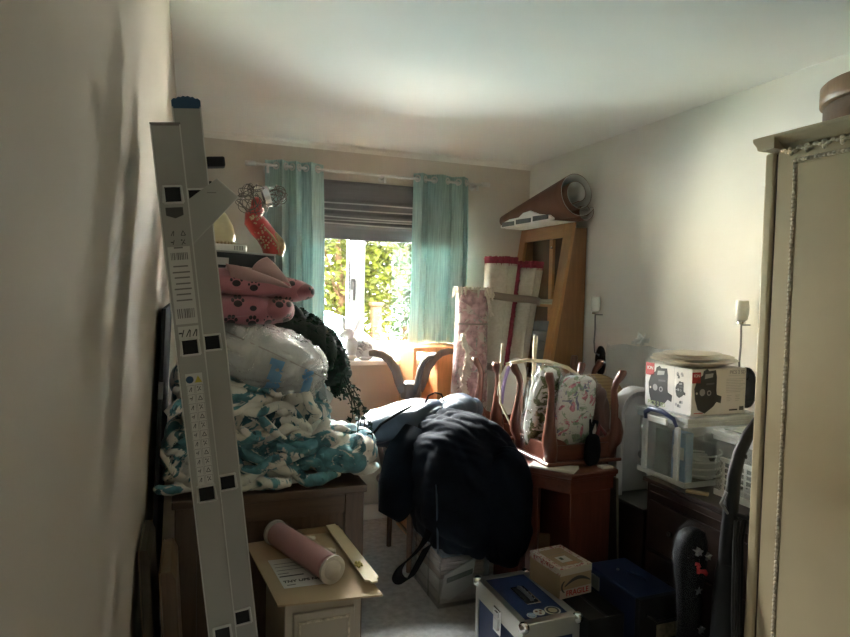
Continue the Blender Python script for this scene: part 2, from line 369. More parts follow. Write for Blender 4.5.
tree('sunlit yellow-green tree seen through the narrow left window pane',1.9,8.4,-.25,3.4,.95,1.3,5200,'leaf_bright',.11)
tree('large mid-green tree filling the right window pane',3.15,9.2,-.25,3.8,1.15,1.6,8000,'leaf_mid',.11)
tree('dark shaded tree high behind the right pane of the window',2.6,11.4,-.25,5.4,1.9,2.3,9000,'leaf_dark',.16)
tree('low bright bush behind the parked car',1.95,7.9,-.25,1.45,.55,.45,1500,'leaf_bright',.07,name='garden_bush')
# neighbour house with weatherboards
bands('weatherboard',(.34,.34,.33),(.17,.17,.17),2.6,'Z',.7,.93); mat('render_cream',(.36,.33,.27),.85,var=.06,scale=3); mat('brick_pale',(.30,.20,.15),.85,var=.15,scale=14)
for (hx,wm,lab) in ((4,'weatherboard','white weatherboarded house beyond the garden trees'),(-8,'render_cream','cream rendered house further along the street, left of another'),(16,'brick_pale','pale brick house further along the street, right of the others')):
    hs=thing('neighbour_house',lab,'house',(hx,15,-.3),group='houses across the street')
    MB().box(-5.8,5.8,0,5,0,4.8).build('wall',wm,hs)
    MB().prism([(-.4,4.7),(5.4,4.7),(2.5,6.4)],-5.95,5.95,'yz').build('roof',mat('roof_tile',(.16,.15,.15),.8,var=.3,scale=20),hs)
    for k in range(3):
        w_=B('window','upvc',hs,-3+k*2.6,-1.9+k*2.6,-.04,-.001,2.6,3.7); B('pane',mat('pane_dark',(.12,.15,.18),.1),w_,-2.92+k*2.6,-1.98+k*2.6,-.05,-.041,2.68,3.62)
# parked car
mat('car_paint',(.10,.12,.125),.2,var=.02,coat=.6); mat('car_glass',(.06,.12,.14),.06,var=.1,coat=.5)
car=thing('parked_car','silver car with tinted curved windscreen parked outside the window','car',(.95,6.6,-.25))
body=[(-2.1,.25),(-2.15,.6),(-1.95,.82),(-1.2,.93),(1.25,.93),(1.9,.78),(2.05,.5),(2.0,.25)]
MB().prism(body,-.8,.8,'xz').build('body','car_paint',car,bevel=.06,seg=3)
MB().prism([(-1.75,.93),(-1.2,1.38),(-.6,1.5),(.35,1.5),(.62,1.38),(1.15,.93)],-.66,.66,'xz').build('cabin','car_glass',car,bevel=.07,seg=3)
MB().prism([(-1.1,1.46),(-.6,1.53),(.3,1.53),(.5,1.47),(.3,1.5),(-.6,1.5)],-.6,.6,'xz').build('roof','car_paint',car,bevel=.01)
for x_ in (-1.3,1.25):
    for y_ in (-.83,.65):
        wh=MB().lathe([(.0,0),(.2,0),(.31,.02),(.31,.16),(.2,.18),(0,.18)],(0,0,0),24,T(x_,y_,.31)@R(-PI/2,0,0)).build('wheel','black_plastic',car,smooth=True)
fp=thing('fence_post','brown timber post standing on the lawn beyond the parked car','post',(2.22,7.65,-.25))
B('post','bark',fp,-.06,.06,-.06,.06,0,1.55,bevel=.01); B('cap','bark',fp,-.08,.08,-.08,.08,1.55,1.6,bevel=.01)

# ================================================================== CURTAINS, POLE, BLIND
curtain_mat('teal',(.34,.47,.45))
mat('blind_grey',(.17,.165,.17),.8,var=.06,scale=4,stretch=(1,1,30),bump=.1)
mat('blind_edge',(.5,.49,.48),.8)
RY=3.775; RZ=2.222
rod=thing('curtain_pole','thin brushed steel curtain pole with finials above the window','curtain pole',(1.078,RY,RZ))
MB().tube([(-.74,0,0),(.74,0,-.004)],.0085,14).build('pole','alu_bright',rod,smooth=True)
for x_ in (-.76,.76): MB().tube([(x_-.03,0,0),(x_-.025,0,0),(x_+.025,0,0),(x_+.03,0,0)],[.012,.015,.015,.012],14).build('finial','alu_bright',rod,smooth=True)
for x_ in (-.66,.06,.7):
    b=MB(); b.tube([(x_,0,-.012),(x_,.09,-.012)],.006,8); b.tube([(x_,.088,-.012),(x_,.094,-.012)],.02,14); b.box(x_-.006,x_+.006,-.008,.008,-.045,.0); b.build('bracket','alu_bright',rod)
def curtain(x0,x1,n,zb,label,seed,skew=0,gather=.0,rings=()):
    t=thing('curtain',label,'curtain',(x0,RY,0),group='teal eyelet curtains at the window')
    Wd=x1-x0; amp=.030
    def ph(u): return (u+gather*math.sin(2*PI*u)/(2*PI))*n*2*PI+seed
    def fn(u,v):
        z=RZ+.034+v*(zb-RZ-.034); k=ph(u)
        x=u*Wd*(1+.03*math.sin(v*3))+skew*v+.010*nz((u*8,v*2,seed),1)*v+.008*math.sin(k*2)
        y=amp*(1-.25*v)*math.sin(k)+.008*math.sin(2.3*k+v*2)*v+.010*nz((u*9,v*3,seed),1.)*v
        return (x,y,z)
    MB().sheet(fn,170,50,.002).build('drape','teal',t,smooth='all')
    for i in range(2*n+2):
        tgt=i*PI
        if not seed<=tgt<=seed+n*2*PI: continue
        lo,hi=0,1
        for _ in range(30):
            mid=(lo+hi)/2
            if ph(mid)<tgt: lo=mid
            else: hi=mid
        p=fn(lo,.1); p2=fn(lo+.01,.1); ang=math.atan2(p2[1]-p[1],p2[0]-p[0])
        M_=T(p[0],p[1]-.001,RZ)@R(0,0,ang)@R(PI/2,0,0)
        MB().lathe([(.0135,-.004),(.022,-.005),(.0235,.0),(.022,.005),(.0135,.004),(.013,0),(.0135,-.004)],(0,0,0),22,M_,caps=False).build('eyelet','alu_bright',t,smooth=True)
    return t
curtain(.395,.742,3,1.13,'gathered teal eyelet curtain left of the window, beside the wire ornament',.9,.012,-.55)
curtain(1.343,1.728,3,1.165,'gathered teal eyelet curtain right of the window, above the pine stand',2.3,-.01,.35)
bl=thing('roman_blind','dark grey roman blind drawn up in folds above the window','blind',(0,0,0))
bx0,bx1=.66,1.64
def blind_fn(u,v):
    # profile of stacked folds, v 0 top .. 1 bottom
    z=2.165-.350*v; y=3.845
    for c in (.36,.58,.72): y-=.024*math.exp(-((v-c)/.05)**2)
    y-=.016*v
    return (bx0+u*(bx1-bx0),y+.004*nz((u*4,v*8,0),1),z-.004*math.sin(u*PI)*v)
MB().sheet(blind_fn,40,80,.004).build('fabric','blind_grey',bl,smooth='all')
for v in (.37,.47,.61,.665,.735):
    MB().sheet(lambda a,b: (lambda p:(p[0],p[1]-.008,p[2]+(b-.5)*.008))(blind_fn(a,v+.006*math.sin(a*5+v*40))),30,2,.003).build('fold_edge','blind_edge',bl,smooth='all')
B('headrail','blind_grey',bl,bx0,bx1,3.846,3.87,2.13,2.18)
# ================================================================== LEFT: LADDER
lad=thing('ladder','tall aluminium two-section ladder leaning on the left wall','ladder',(.154,1.12,0),(0,-.1105,0))
def section(y0,y1,dx,ztop,zoff,first,w=.025,hw=.0235):
    for (ya,yb,near) in ((y0,y0+w,True),(y1-w,y1,False)):
        st=MB().box(dx-hw,dx+hw,ya,yb,.02,ztop).build('stile','alu',lad,bevel=.003)
        MB().box(dx-hw+.001,dx+hw-.001,ya-.0,yb,0,.02).build('foot','black_plastic',lad,bevel=.003)
        if near:
            MB().box(dx-hw,dx-hw+.002,ya-.003,ya,.02,ztop).build('lip','alu_bright',st); MB().box(dx+hw-.002,dx+hw,ya-.003,ya,.02,ztop).build('lip','alu_bright',st)
    k=0
    for i in range(7):
        z=zoff+i*.2555
        if z>ztop-.05: break
        rg=MB().box(dx-.014,dx+.014,y0+w,y1-w,z-.014,z+.014).build('rung','alu',lad,bevel=.003)
        rim=MB()
        for (a,b,c,d) in ((-.0155,.0155,.012,.0155),(-.0155,.0155,-.0155,-.012),(-.0155,-.012,-.012,.012),(.012,.0155,-.012,.012)): rim.box(dx+a,dx+b,y0-.004,y0+.001,z+c,z+d)
        rim.build('rung_rim','alu_bright',rg,bevel=.002)
        MB().box(dx-.0125,dx+.0125,y0-.0015,y0+.001,z-.0125,z+.0125).build('rung_socket','void_black',rg)
section(0,.36,-.0,1.775,.128,True)
section(.042,.33,.037,1.815,.128,False)
# end cap and black hook
MB().prism([(.0135,1.813),(.0605,1.813)]+[(.0605-.047*k/12,1.826+.006*math.sin(PI*k/12)+(.002 if k%2 else 0)) for k in range(13)],.040,.069,'xz').build('end_cap','blue_cap',lad)
MB().box(-.0235,.0235,-.001,.026,1.774,1.779).build('end_cap','ink_soft',lad)
MB().box(.06,.092,.05,.075,1.715,1.733).build('guide_hook','black_plastic',lad,bevel=.003)
MB().box(.06,.066,.05,.08,1.665,1.69).build('guide_clip','black_plastic',lad,bevel=.002)
# stickers on the near stile
def stk(z0,z1,x0=-.018,x1=.017): return MB().box(x0,x1,-.0007,.0005,z0,z1).build('sticker','label_white',lad)
s1=stk(1.40+.045,1.40+.175); s1b=MB().prism([(-.014,1.64),(.013,1.64),(.013,1.627),(0,1.622),(-.014,1.627)],-.0012,-.0003,'xz').build('maker_badge','ink',lad)
def bars(parent,z,n,h,seed,x0=-.014,x1=.013):
    rnd=random.Random(seed); m=MB(); x=x0
    while x<x1-.001:
        w=rnd.uniform(.0006,.0022); m.box(x,min(x+w,x1),-.0013,-.0006,z,z+h); x+=w+rnd.uniform(.0005,.0016)
    return m.build('barcode','ink_soft',parent)
def line(parent,z,x0,x1,h=.0025): return MB().box(x0,x1,-.0013,-.0006,z,z+h).build('print_line','ink_soft',parent)
bars(s1,1.553,0,.012,3); bars(s1,1.455,0,.016,5)
for z_,a,b in ((1.572,-.008,.006),(1.541,-.012,.011),(1.531,-.014,.013),(1.522,-.012,.012),(1.512,-.011,.012),(1.503,-.014,.013),(1.494,-.012,.011),(1.484,-.013,.012)): line(s1,z_,a,b)
def picto(parent,cx,cz,s_,kind):
    m=MB()
    def ln(x0,z0,x1,z1,w=.0009):
        a=Vector((x0,0,z0)); b=Vector((x1,0,z1)); d=(b-a).normalized(); n_=Vector((-d.z,0,d.x))*w
        q=[a+n_,a-n_,b-n_,b+n_]; m.add([(cx+v.x*s_,-.0013,cz+v.z*s_) for v in q],[(0,1,2,3)])
    w=.09
    if kind==0: ln(-.5,-.6,.2,.7,w); ln(.1,-.7,.3,.6,w)
    elif kind==1: ln(-.6,-.6,0,.7,w); ln(0,.7,.6,-.6,w); ln(-.6,-.6,.6,-.6,w)
    elif kind==2: ln(-.1,-.6,.35,.7,w); ln(-.6,.1,.0,.1,w*1.6)
    else: ln(-.5,-.7,.4,.7,w); ln(-.1,.0,.5,-.5,w); ln(-.6,.6,-.2,.6,w*2)
    return m.build('pictogram','ink',parent)
for i,(px_,pz_) in enumerate(((-.007,1.60),(.009,1.60),(-.008,1.585),(.008,1.585))): picto(s1b,px_,pz_-.003,.006,i)
s2=MB().box(-.016,.017,-.0007,.0005,1.417,1.441).build('sticker','label_white',lad)
for i in range(3): picto(s2,-.010+.0105*i,1.429,.009,(2,0,0)[i])
s3=MB().box(-.013,.014,-.0007,.0005,1.165,1.36).build('sticker','label_white',lad)
MB().lathe([(.0,0),(.0062,0),(.0062,.0008),(0,.0008)],(0,0,0),20,T(-.0065,-.0005,1.350)@R(PI/2,0,0)).build('warning_disc','blue_cap',s3)
MB().prism([(.001,1.344),(.013,1.344),(.007,1.356)],-.0013,-.0006,'xz').build('warning_triangle','yellow_ink',s3)
for r_ in range(11):
    for c_ in range(2):
        cx,cz=-.0065+.0135*c_,1.333-.0158*r_
        fr=MB()
        for (a,b,c,d) in ((-.006,.006,.0066,.0071),(-.006,-.0055,-.0071,.0071),(.0055,.006,-.0071,.0071)): fr.box(cx+a,cx+b,-.0012,-.0006,cz+c,cz+d)
        fr.build('sticker_rule','ink_soft',s3); picto(s3,cx,cz,.0055,(r_*2+c_*3)%4)
# grey board wedged in the ladder
gb=thing('grey_card','flat grey square of card wedged in the ladder near its top','card',(0,1.152,1.567))
MB().prism([(.041,.122),(.078,.092),(-.002,0),(-.030,.06)],-.003,.003,'xz').build('sheet','grey_board',gb,bevel=.001)
MB().prism([(.025,.095),(.040,.096),(.040,.0972),(.025,.0962)],-.0036,-.003,'xz').build('crease','ink_soft',gb)

# ================================================================== LEFT: SIDEBOARD
SBX0,SBX1,SBY=-.06,.645,2.30
sb=thing('sideboard','dark brown wooden sideboard carrying the heaped bedding','sideboard',(0,0,0))
MB().box(SBX0,SBX1,SBY,3.55,.715,.745).build('top','wood_brown',sb,bevel=.004)
MB().box(SBX0+.02,SBX1-.02,SBY+.03,3.52,.06,.715).build('body','wood_brown_v',sb,bevel=.002)
for x_ in (SBX0+.01,SBX1-.085): MB().box(x_,x_+.075,SBY+.008,SBY+.05,0,.715).build('end_post','wood_brown_v',sb,bevel=.004)
MB().box(SBX0+.085,SBX1-.085,SBY+.012,SBY+.03,.64,.715).build('rail','wood_brown',sb,bevel=.003)
MB().box(SBX0+.085,SBX1-.085,SBY+.012,SBY+.03,.06,.14).build('rail','wood_brown',sb,bevel=.003)
for y_ in (2.75,3.15): MB().box(SBX1-.022,SBX1-.012,y_-.18,y_+.18,.12,.68).build('door','wood_brown_v',sb,bevel=.004)
for y_ in (3.45,): 
    for x_ in (SBX0+.04,SBX1-.08): MB().box(x_,x_+.05,y_,y_+.05,0,.06).build('foot','wood_brown_v',sb,bevel=.004)

# ---- dark folded screen between sideboard and wall
fs_=thing('folded_screen','tall black folded panel standing between sideboard and left wall','panel screen',(-.150,2.36,0),(0,.035,0))
MB().box(.004,.018,.0,.75,0,1.42).build('leaf','void_black',fs_,bevel=.002)
for z_ in (.2,1.1): MB().box(.003,.020,-.004,.0,z_,z_+.06).build('hinge','steel_dark',fs_)
# ---- duvet heap
blotch('duvet_print',(.70,.67,.60),[((.10,.27,.31),5.2,.49,3.1),((.035,.12,.15),10,.60,9.7),((.60,.57,.50),14,.62,2.2),((.33,.055,.05),8.5,.70,21.3)],.85,.25,120,.15)
dv=MB(); q=random.Random(31)
f1=folds(.040,5.2,(.55,.1,-.8),1.9,3.0,1.3,.75); f2=folds(.022,10,(-.6,.2,-.75),1.7,5.,6.1,.7); f3=folds(.010,19,(.4,.3,-.9),1.8,7,3.3,.8)
def dd(p): return f1(p)+f2(p)+f3(p)*(.6+nz(p,4,2))+.02*nz(p,3,9)
dv.blob((.25,2.70,.95),(.30,.33,.25),160,100,2.5,dd,zmin=.752,shape=lambda w:(w.x-.05*(w.z-.9),w.y,w.z+(.06 if w.z>.95 else 0)*(1-w.x)))
dv.blob((.565,2.54,.845),(.165,.23,.08),96,48,2.4,lambda p:dd(p)*.6,zmin=.753)
dv.blob((-.045,2.52,.875),(.058,.15,.115),64,40,2.3,lambda p:dd(p)*.5,zmin=.752)
dv.blob((-.0,2.64,1.10),(.07,.2,.13),64,40,2.2,lambda p:dd(p)*.7)
# bunched rolls of cloth lying over the heap
def roll_path(x0,x1,z0,z1,yb,bend,ph):
    pts=[]
    for i in range(15):
        t=i/14; x=x0+(x1-x0)*t; z=z0+(z1-z0)*t+bend*math.sin(PI*t)+.018*math.sin(t*9+ph)
        dx=(x-.24)/.46; dz=(z-.92)/.30
        y=2.70-.34*math.sqrt(max(.04,1-.55*dx*dx-.55*max(0,dz)**2))+.02*math.sin(t*7+ph*2)+yb
        pts.append((x,y,max(z,.775)))
    return pts
def add_roll(p,r,seed):
    m=MB(); rs=[r*(.35+.65*math.sin(PI*min(1,max(0,(i+.6)/15.2)))**.5)*(1+.25*nz((i*.6,seed,0),1)) for i in range(len(p))]
    m.tube(p,rs,18)
    for i,v in enumerate(m.v):
        d=.012*nz(v,11,seed)+.004*math.sin(v[0]*40+v[2]*60+seed); m.v[i]=(v[0]+d*.4,v[1]-d,v[2]+d*.6)
    dv.add(m.v,m.f)
k=0
for row,(zz_,xa,xb) in enumerate(((.775,-.115,.70),(.80,-.11,.72),(.835,-.115,.71),(.875,-.10,.64),(.92,-.10,.54),(.965,-.09,.50),(1.01,-.09,.48),(1.055,-.08,.46),(1.10,-.07,.44),(1.14,-.07,.42))):
    x=xa+q.uniform(0,.04)
    while x<xb-.05:
        ln_=q.uniform(.16,.36); x1=min(x+ln_,xb); k+=1
        add_roll(roll_path(x,x1,zz_+q.uniform(-.05,.04),zz_+q.uniform(-.10,.07),-.02+q.uniform(-.03,.015),q.uniform(-.06,.07),k*1.7),q.uniform(.017,.031),k)
        if x1>=xb: break
        x=x1-q.uniform(.06,.14)
tag(dv.build('duvet','duvet_print',smooth='all'),'crumpled white and teal patterned duvet heaped on the sideboard','duvet')
# ---- bag of bedding
mat('pillow_white',(.64,.625,.60),.8,var=.06,scale=8,bump=.4,bscale=40); mat('bag_blue',(.10,.24,.42),.45,var=.1)
clear('bag_film',(.97,.98,.98),.30,.09,1.0,30)
bag=thing('bedding_bag','clear plastic bag of white bedding with blue bands, on the duvet','bag',(.27,2.50,1.23),(0,.36,.1))
pf=folds(.010,12,(.3,.2,-.9),2,6,2.2)
MB().blob((0,0,0),(.225,.2,.105),80,48,2.5,lambda p:pf(p)+.01*nz(p,12,3)).build('bedding','pillow_white',bag,smooth='all')
pf2=folds(.020,13,(.7,.2,-.6),2.6,7,5.2,.6)
MB().blob((0,0,.0),(.246,.222,.124),140,90,2.6,lambda p:pf2(p)+.008*nz(p,20,1)).build('film','bag_film',bag,smooth='all')
for x_,w_ in ((-.0,.024),(.13,.020)):
    bm_=MB().blob((0,0,.0),(.247,.2235,.125),240,140,2.6,lambda p:pf2(p)+.008*nz(p,20,1))
    def ok_(f):
        c=sum((Vector(bm_.v[i]) for i in f),Vector())/len(f); return abs(c.x-x_+.25*c.z)<w_ and c.y<-.08 and c.z<.012
    bm_.f=[f for f in bm_.f if ok_(f)]
    ub=sorted({i for f in bm_.f for i in f}); mp_={o_:n_ for n_,o_ in enumerate(ub)}; bm_.v=[bm_.v[i] for i in ub]; bm_.f=[tuple(mp_[i] for i in f) for f in bm_.f]
    bm_.build('blue_band','bag_blue',bag,smooth='all')
sm=MB(); sm.tube([(-.21,-.19,.045),(-.05,-.222,.03),(.1,-.222,.015),(.22,-.17,0)],.0022,6); sm.build('seam','ink_soft',bag,smooth=True)
MB().sheet(lambda u,v:(.20+.085*u+.012*math.sin(v*9),-.12+.2*v,-.02-.05*u+.02*math.sin(v*14+u*5)),20,30,.001).build('bag_mouth','bag_film',bag,smooth='all')
# ---- dark green artificial foliage
leaf_mat('ivy',(.020,.040,.028),.1); mat('ivy_core',(.014,.026,.019),.9,var=.35,scale=18,bump=1,bscale=50)
iv=thing('trailing_foliage','dark green artificial trailing foliage draped behind the bedding bag','artificial plant',(.415,2.76,.965))
core=MB(); ff=folds(.018,9,(.5,.1,-.8),1.5,5,8.1)
Mi=R(0,.58,0)
def ivs(w): return (w.x,w.y,w.z)
core.blob((.0,0,.25),(.265,.22,.18),80,48,2.3,lambda p:ff(p)+.02*nz(p,14,3),M=Mi)
core.build('mat_of_stems','ivy_core',iv,smooth='all')
lv=MB(); rnd=random.Random(4)
def leaf(mb,c,s_,r_):
    M_=T(*c)@R(rnd.uniform(-r_,r_),rnd.uniform(-r_,r_),rnd.uniform(0,6.3))
    mb.add([(0,-s_*.6,0),(s_*.3,-s_*.25,.006),(s_*.45,.1*s_,0),(s_*.15,s_*.15,.004),(0,s_*.6,0),(-s_*.15,s_*.15,.004),(-s_*.45,.1*s_,0),(-s_*.3,-s_*.25,.006)],[(0,1,7),(1,2,3),(1,3,5,7),(5,6,7),(3,4,5)],M_)
for i in range(1500):
    th=rnd.uniform(0,2*PI); ph=math.asin(rnd.uniform(-.7,1)); d=Vector((math.cos(ph)*math.cos(th)*.275,math.cos(ph)*math.sin(th)*.225,math.sin(ph)*.185))
    q=Mi@d; leaf(lv,(q.x,q.y,q.z+.25),rnd.uniform(.022,.038),.9)
o=lv.build('leaves','ivy',iv); o['kind']='stuff'
for k in range(9):
    st=MB(); sl=MB(); a=k/8
    p0=Vector((.10+.12*a,-.20+.12*math.sin(k*2.),.30-.17*a)); p1=p0+Vector((.05+.03*rnd.random(),-.05,-.10-.08*rnd.random())); p2=p1+Vector((rnd.uniform(-.02,.03),-.02,-.08))
    st.tube([p0,p1,p2],.0025,6); o=st.build('trailing_stem','ivy_core',iv,smooth=True)
    for j in range(9):
        t_=j/8; p=p0.lerp(p1,t_*2) if t_<.5 else p1.lerp(p2,t_*2-1)
        leaf(sl,p+Vector((rnd.uniform(-.02,.02),rnd.uniform(-.02,.02),rnd.uniform(-.01,.01))),rnd.uniform(.02,.036),.8)
    sl.build('sprig_leaves','ivy',o)
# ---- pink paw blanket, folded
paws('paw_fleece',(.44,.17,.20),(.035,.025,.03))
pb=thing('paw_print_blanket','folded pink fleece blanket with dark paw prints atop the bedding','blanket',(.20,2.50,1.36))
pfn=folds(.012,7,(.2,.1,-1),1.6,4,3.3)
lo=MB().blob((-.02,0,.055),(.185,.19,.058),90,44,2.8,lambda p:pfn(p)*1.4+.012*nz(p,9,5)); lo.blob((.10,-.10,.06),(.062,.10,.045),48,32,2.2,lambda p:pfn(p)*.7)
lo.build('lower_fold','paw_fleece',pb,smooth='all')
up=MB().blob((.03,0,.15),(.205,.19,.05),96,44,2.9,lambda p:pfn(p)+.010*nz(p,8,2),shape=lambda w:(w.x,w.y,w.z-.10*(w.x))); up.blob((.20,-.05,.128),(.05,.14,.034),48,32,2.2)
up.build('upper_fold','paw_fleece',pb,smooth='all')
# ---- dusty pink cloth
mat('dusty_pink',(.42,.27,.27),.9,var=.06,scale=8,bump=.3,bscale=200,sheen=.3)
dc=MB()
def flap(A,B_,C_,th,bul):
    A,B_,C_=Vector(A),Vector(B_),Vector(C_)
    dc.sheet(lambda u,v:A.lerp(B_,u).lerp(C_.lerp(B_,u*.15),v)+Vector((0,-bul*math.sin(PI*u)*math.sin(PI*v),bul*.6*math.sin(PI*v))),18,14,th)
flap((.115,2.33,1.585),(.345,2.315,1.505),(.14,2.335,1.53),.012,.012)
flap((.262,2.36,1.612),(.350,2.33,1.500),(.205,2.36,1.552),.014,.014)
dc.sheet(lambda u,v:(.12+.22*u,2.35+.22*v,1.578-.055*u*u+.03*math.sin(PI*u)*v*.5),16,10,.014)
tag(dc.build('pink_cloth','dusty_pink',smooth='all'),'plain dusty pink cloth folded over the paw print blanket','cloth')
# ---- dark box file and white tray
df=thing('box_file','black flat case with white edge label under the white tray','case',(.17,2.56,1.572),(0,.03,.12))
MB().box(-.12,.12,-.12,.12,0,.055).build('case',mat('charcoal',(.03,.035,.04),.5,var=.2,scale=10),df,bevel=.006)
MB().box(-.1,-.055,-.1215,-.119,.008,.035).build('edge_label','label_white',df); MB().box(-.122,.122,-.122,.122,.055,.062).build('lid',mat('lid_grey',(.42,.42,.41),.4),df,bevel=.003)
wt=thing('white_tray','white plastic tray with a vent panel under the cream lantern','tray',(.115,2.60,1.637),(0,.0,.08))
MB().box(-.085,.085,-.07,.07,0,.03).build('tray','gloss_white',wt,bevel=.008)
for k in range(6): MB().box(.035+.006*k,.038+.006*k,-.0715,-.069,.008,.024).build('vent_slot','ink_soft',wt)
# ---- red ornament with wire head
mat('red_glaze',(.36,.035,.03),.3,var=.35,scale=26,coat=.4); mat('gold_leaf',(.38,.30,.17),.35,metal=.6,var=.3,scale=50); mat('wire',(.10,.085,.075),.4,metal=.7)
orn=thing('wire_head_ornament','red patterned ornament with tangled wire ball head and silver collar','ornament',(.255,2.60,1.636))
MB().tube([(.055,0,0),(.05,0,.035),(.03,0,.075),(0,0,.11),(-.02,0,.135),(-.022,0,.155),(-.01,0,.175),(0,0,.19)],[.036,.040,.042,.043,.041,.034,.028,.024],24).build('body','red_glaze',orn,smooth=True)
MB().tube([(.075,-.022,0),(.07,-.03,.04),(.045,-.035,.075),(.02,-.036,.10),(.0,-.034,.13)],[.006,.007,.007,.007,.004],8).build('gilt_band','gold_leaf',orn,smooth=True)
gd=MB(); q=random.Random(14)
for k in range(60):
    t_=q.random(); a_=q.uniform(-2.6,-.5); zc_=.02+.13*t_; xc_=.052-.075*t_; gd.blob((xc_+.042*math.cos(a_),.042*math.sin(a_),zc_),(.004,.003,.004),6,4,2)
gdo=gd.build('gilt_dots','gold_leaf',orn,smooth='all'); gdo['kind']='stuff'
MB().tube([(.083,0,.0),(.09,-.01,.03),(.083,-.02,.055),(.06,-.02,.085)],[.014,.017,.014,.01],12).build('scarf','gold_leaf',orn,smooth=True)
def wireball(c,r_,n,seed):
    m=MB(); q=random.Random(seed)
    for k in range(n):
        ax=Vector((q.gauss(0,1),q.gauss(0,1),q.gauss(0,1))).normalized(); a=ax.orthogonal().normalized(); b=ax.cross(a); ph=[q.uniform(0,6.3) for _ in range(3)]
        pts=[]
        for i in range(28):
            t=2*PI*i/28; rr_=r_*(.82+.16*math.sin(3*t+ph[0])); w=.35*math.sin(2*t+ph[1])
            pts.append(Vector(c)+(a*math.cos(t)+b*math.sin(t)+ax*w).normalized()*rr_)
        m.tube(pts,.0017,5,closed=True)
    return m
wireball((-.026,0,.212),.072,13,2).build('wire_head','wire',orn,smooth=True)
wireball((.068,0,.238),.046,9,5).build('wire_tail','wire',orn,smooth=True)
MB().lathe([(.030,-.012),(.034,-.012),(.034,.012),(.030,.012),(.030,-.012)],(0,0,0),28,T(.028,0,.232)@R(0,PI/2-.3,0)@Matrix.Diagonal((1.25,1,1,1)),caps=False).build('silver_collar','chrome',orn,smooth=True)
MB().blob((-.01,0,.2),(.022,.02,.03),24,16,2).build('inner_core','red_glaze',orn,smooth=True)
# ---- cream lantern
mat('cream_glass',(.62,.55,.33),.35,var=.12,scale=14)
ln=thing('cream_lantern','small cream lantern-shaped ornament half hidden behind the ladder','ornament',(.105,2.60,1.668))
MB().lathe([(.035,0),(.055,.005),(.06,.03),(.05,.075),(.028,.115),(.02,.125)],(0,0,0),28).build('body','cream_glass',ln,smooth=True)
gm=MB()
for k in range(26): a=2*PI*k/26; gm.blob((.055*math.cos(a),.055*math.sin(a),.004),(.008,.008,.007),8,6,2)
gm.build('gilt_rim','gold_leaf',ln,smooth=True)

# ================================================================== LEFT FRONT: cream cabinet with cardboard
cc=thing('cream_cabinet','small cream painted bedside cabinet below the cardboard sheet','cabinet',(0,0,0))
MB().box(.262,.492,1.80,2.27,.03,.572).build('body','cream_cab',cc,bevel=.003)
dr=MB().box(.285,.47,1.787,1.80,.06,.545).build('door','cream_cab',cc,bevel=.004)
for a in ((.30,.455,1.782,1.788,.515,.522),(.30,.455,1.782,1.788,.08,.087),(.30,.307,1.782,1.788,.087,.515),(.448,.455,1.782,1.788,.087,.515)): MB().box(*a).build('moulding','gold_bead',dr,bevel=.001)
MB().box(.262,.492,1.81,2.27,0,.03).build('plinth','cream_cab',cc)
cb=thing('cardboard_sheet','large flat cardboard sheet with a printed white label on the cream cabinet','cardboard',(0,0,.575))
P=[(.240,1.790),(.545,1.755),(.525,1.90),(.555,2.40),(.37,2.28),(.197,2.30)]
P=[(.240,1.790),(.548,1.758),(.53,2.05),(.52,2.28),(.36,2.285),(.190,2.27)]
MB().prism(P,0,.006).build('sheet','cardboard',cb,bevel=.001)
lb=MB().prism([(.247,2.10),(.40,2.095),(.425,1.878),(.272,1.885)],.0062,.0068).build('shipping_label','label_white',cb)
for y_,x0_,x1_,h_ in ((2.06,.262,.39,.002),(2.035,.262,.40,.002),(2.01,.265,.39,.002),(1.985,.266,.30,.003),(1.962,.268,.345,.007)): MB().box(x0_,x1_,y_,y_+h_,.0068,.0072).build('print_line','ink',lb)
text('TNY UPS NCGI',.021,'ink',lb,T(.345,1.925,.007)@R(0,0,-.02),bold=.0006)
MB().box(.283,.31,1.90,1.905,.0068,.0072).build('print_line','ink_soft',lb)
dot=MB().lathe([(0,0),(.006,0),(.006,.001),(0,.001)],(.428,1.882,.0064),14).build('ink_dot','ink',lb)
# bubble-wrapped pink roll
mat('pink_core',(.48,.20,.20),.6,var=.08,scale=10); clear('wrap_film',(.95,.94,.94),.14,.2,.5,60); mat('wrap_end',(.60,.54,.46),.5,var=.08,scale=20,bump=.5)
roll=thing('pink_roll','pink roll in clear wrapping lying across the cardboard sheet','roll',(.352,2.05,.626),(0,PI/2,-1.22))
MB().lathe([(0,-.17),(.040,-.17),(.041,-.16),(.041,.16),(.040,.17),(0,.17)],(0,0,0),36).build('core','pink_core',roll,smooth=True)
wr=MB(); wr.lathe([(.046,-.195),(.0465,-.18),(.0462,.18),(.046,.192)],(0,0,0),48,caps=False); wr.build('wrapping','wrap_film',roll,smooth=True)
MB().lathe([(0,.176),(.036,.177),(.045,.185),(.044,.194),(.03,.192),(.018,.202),(.0,.206)],(0,0,0),32).build('end_twist','wrap_end',roll,smooth=True)
MB().lathe([(0,-.185),(.035,-.19),(.045,-.19),(.044,-.18),(0,-.178)],(0,0,0),32).build('end_twist','wrap_end',roll,smooth=True)
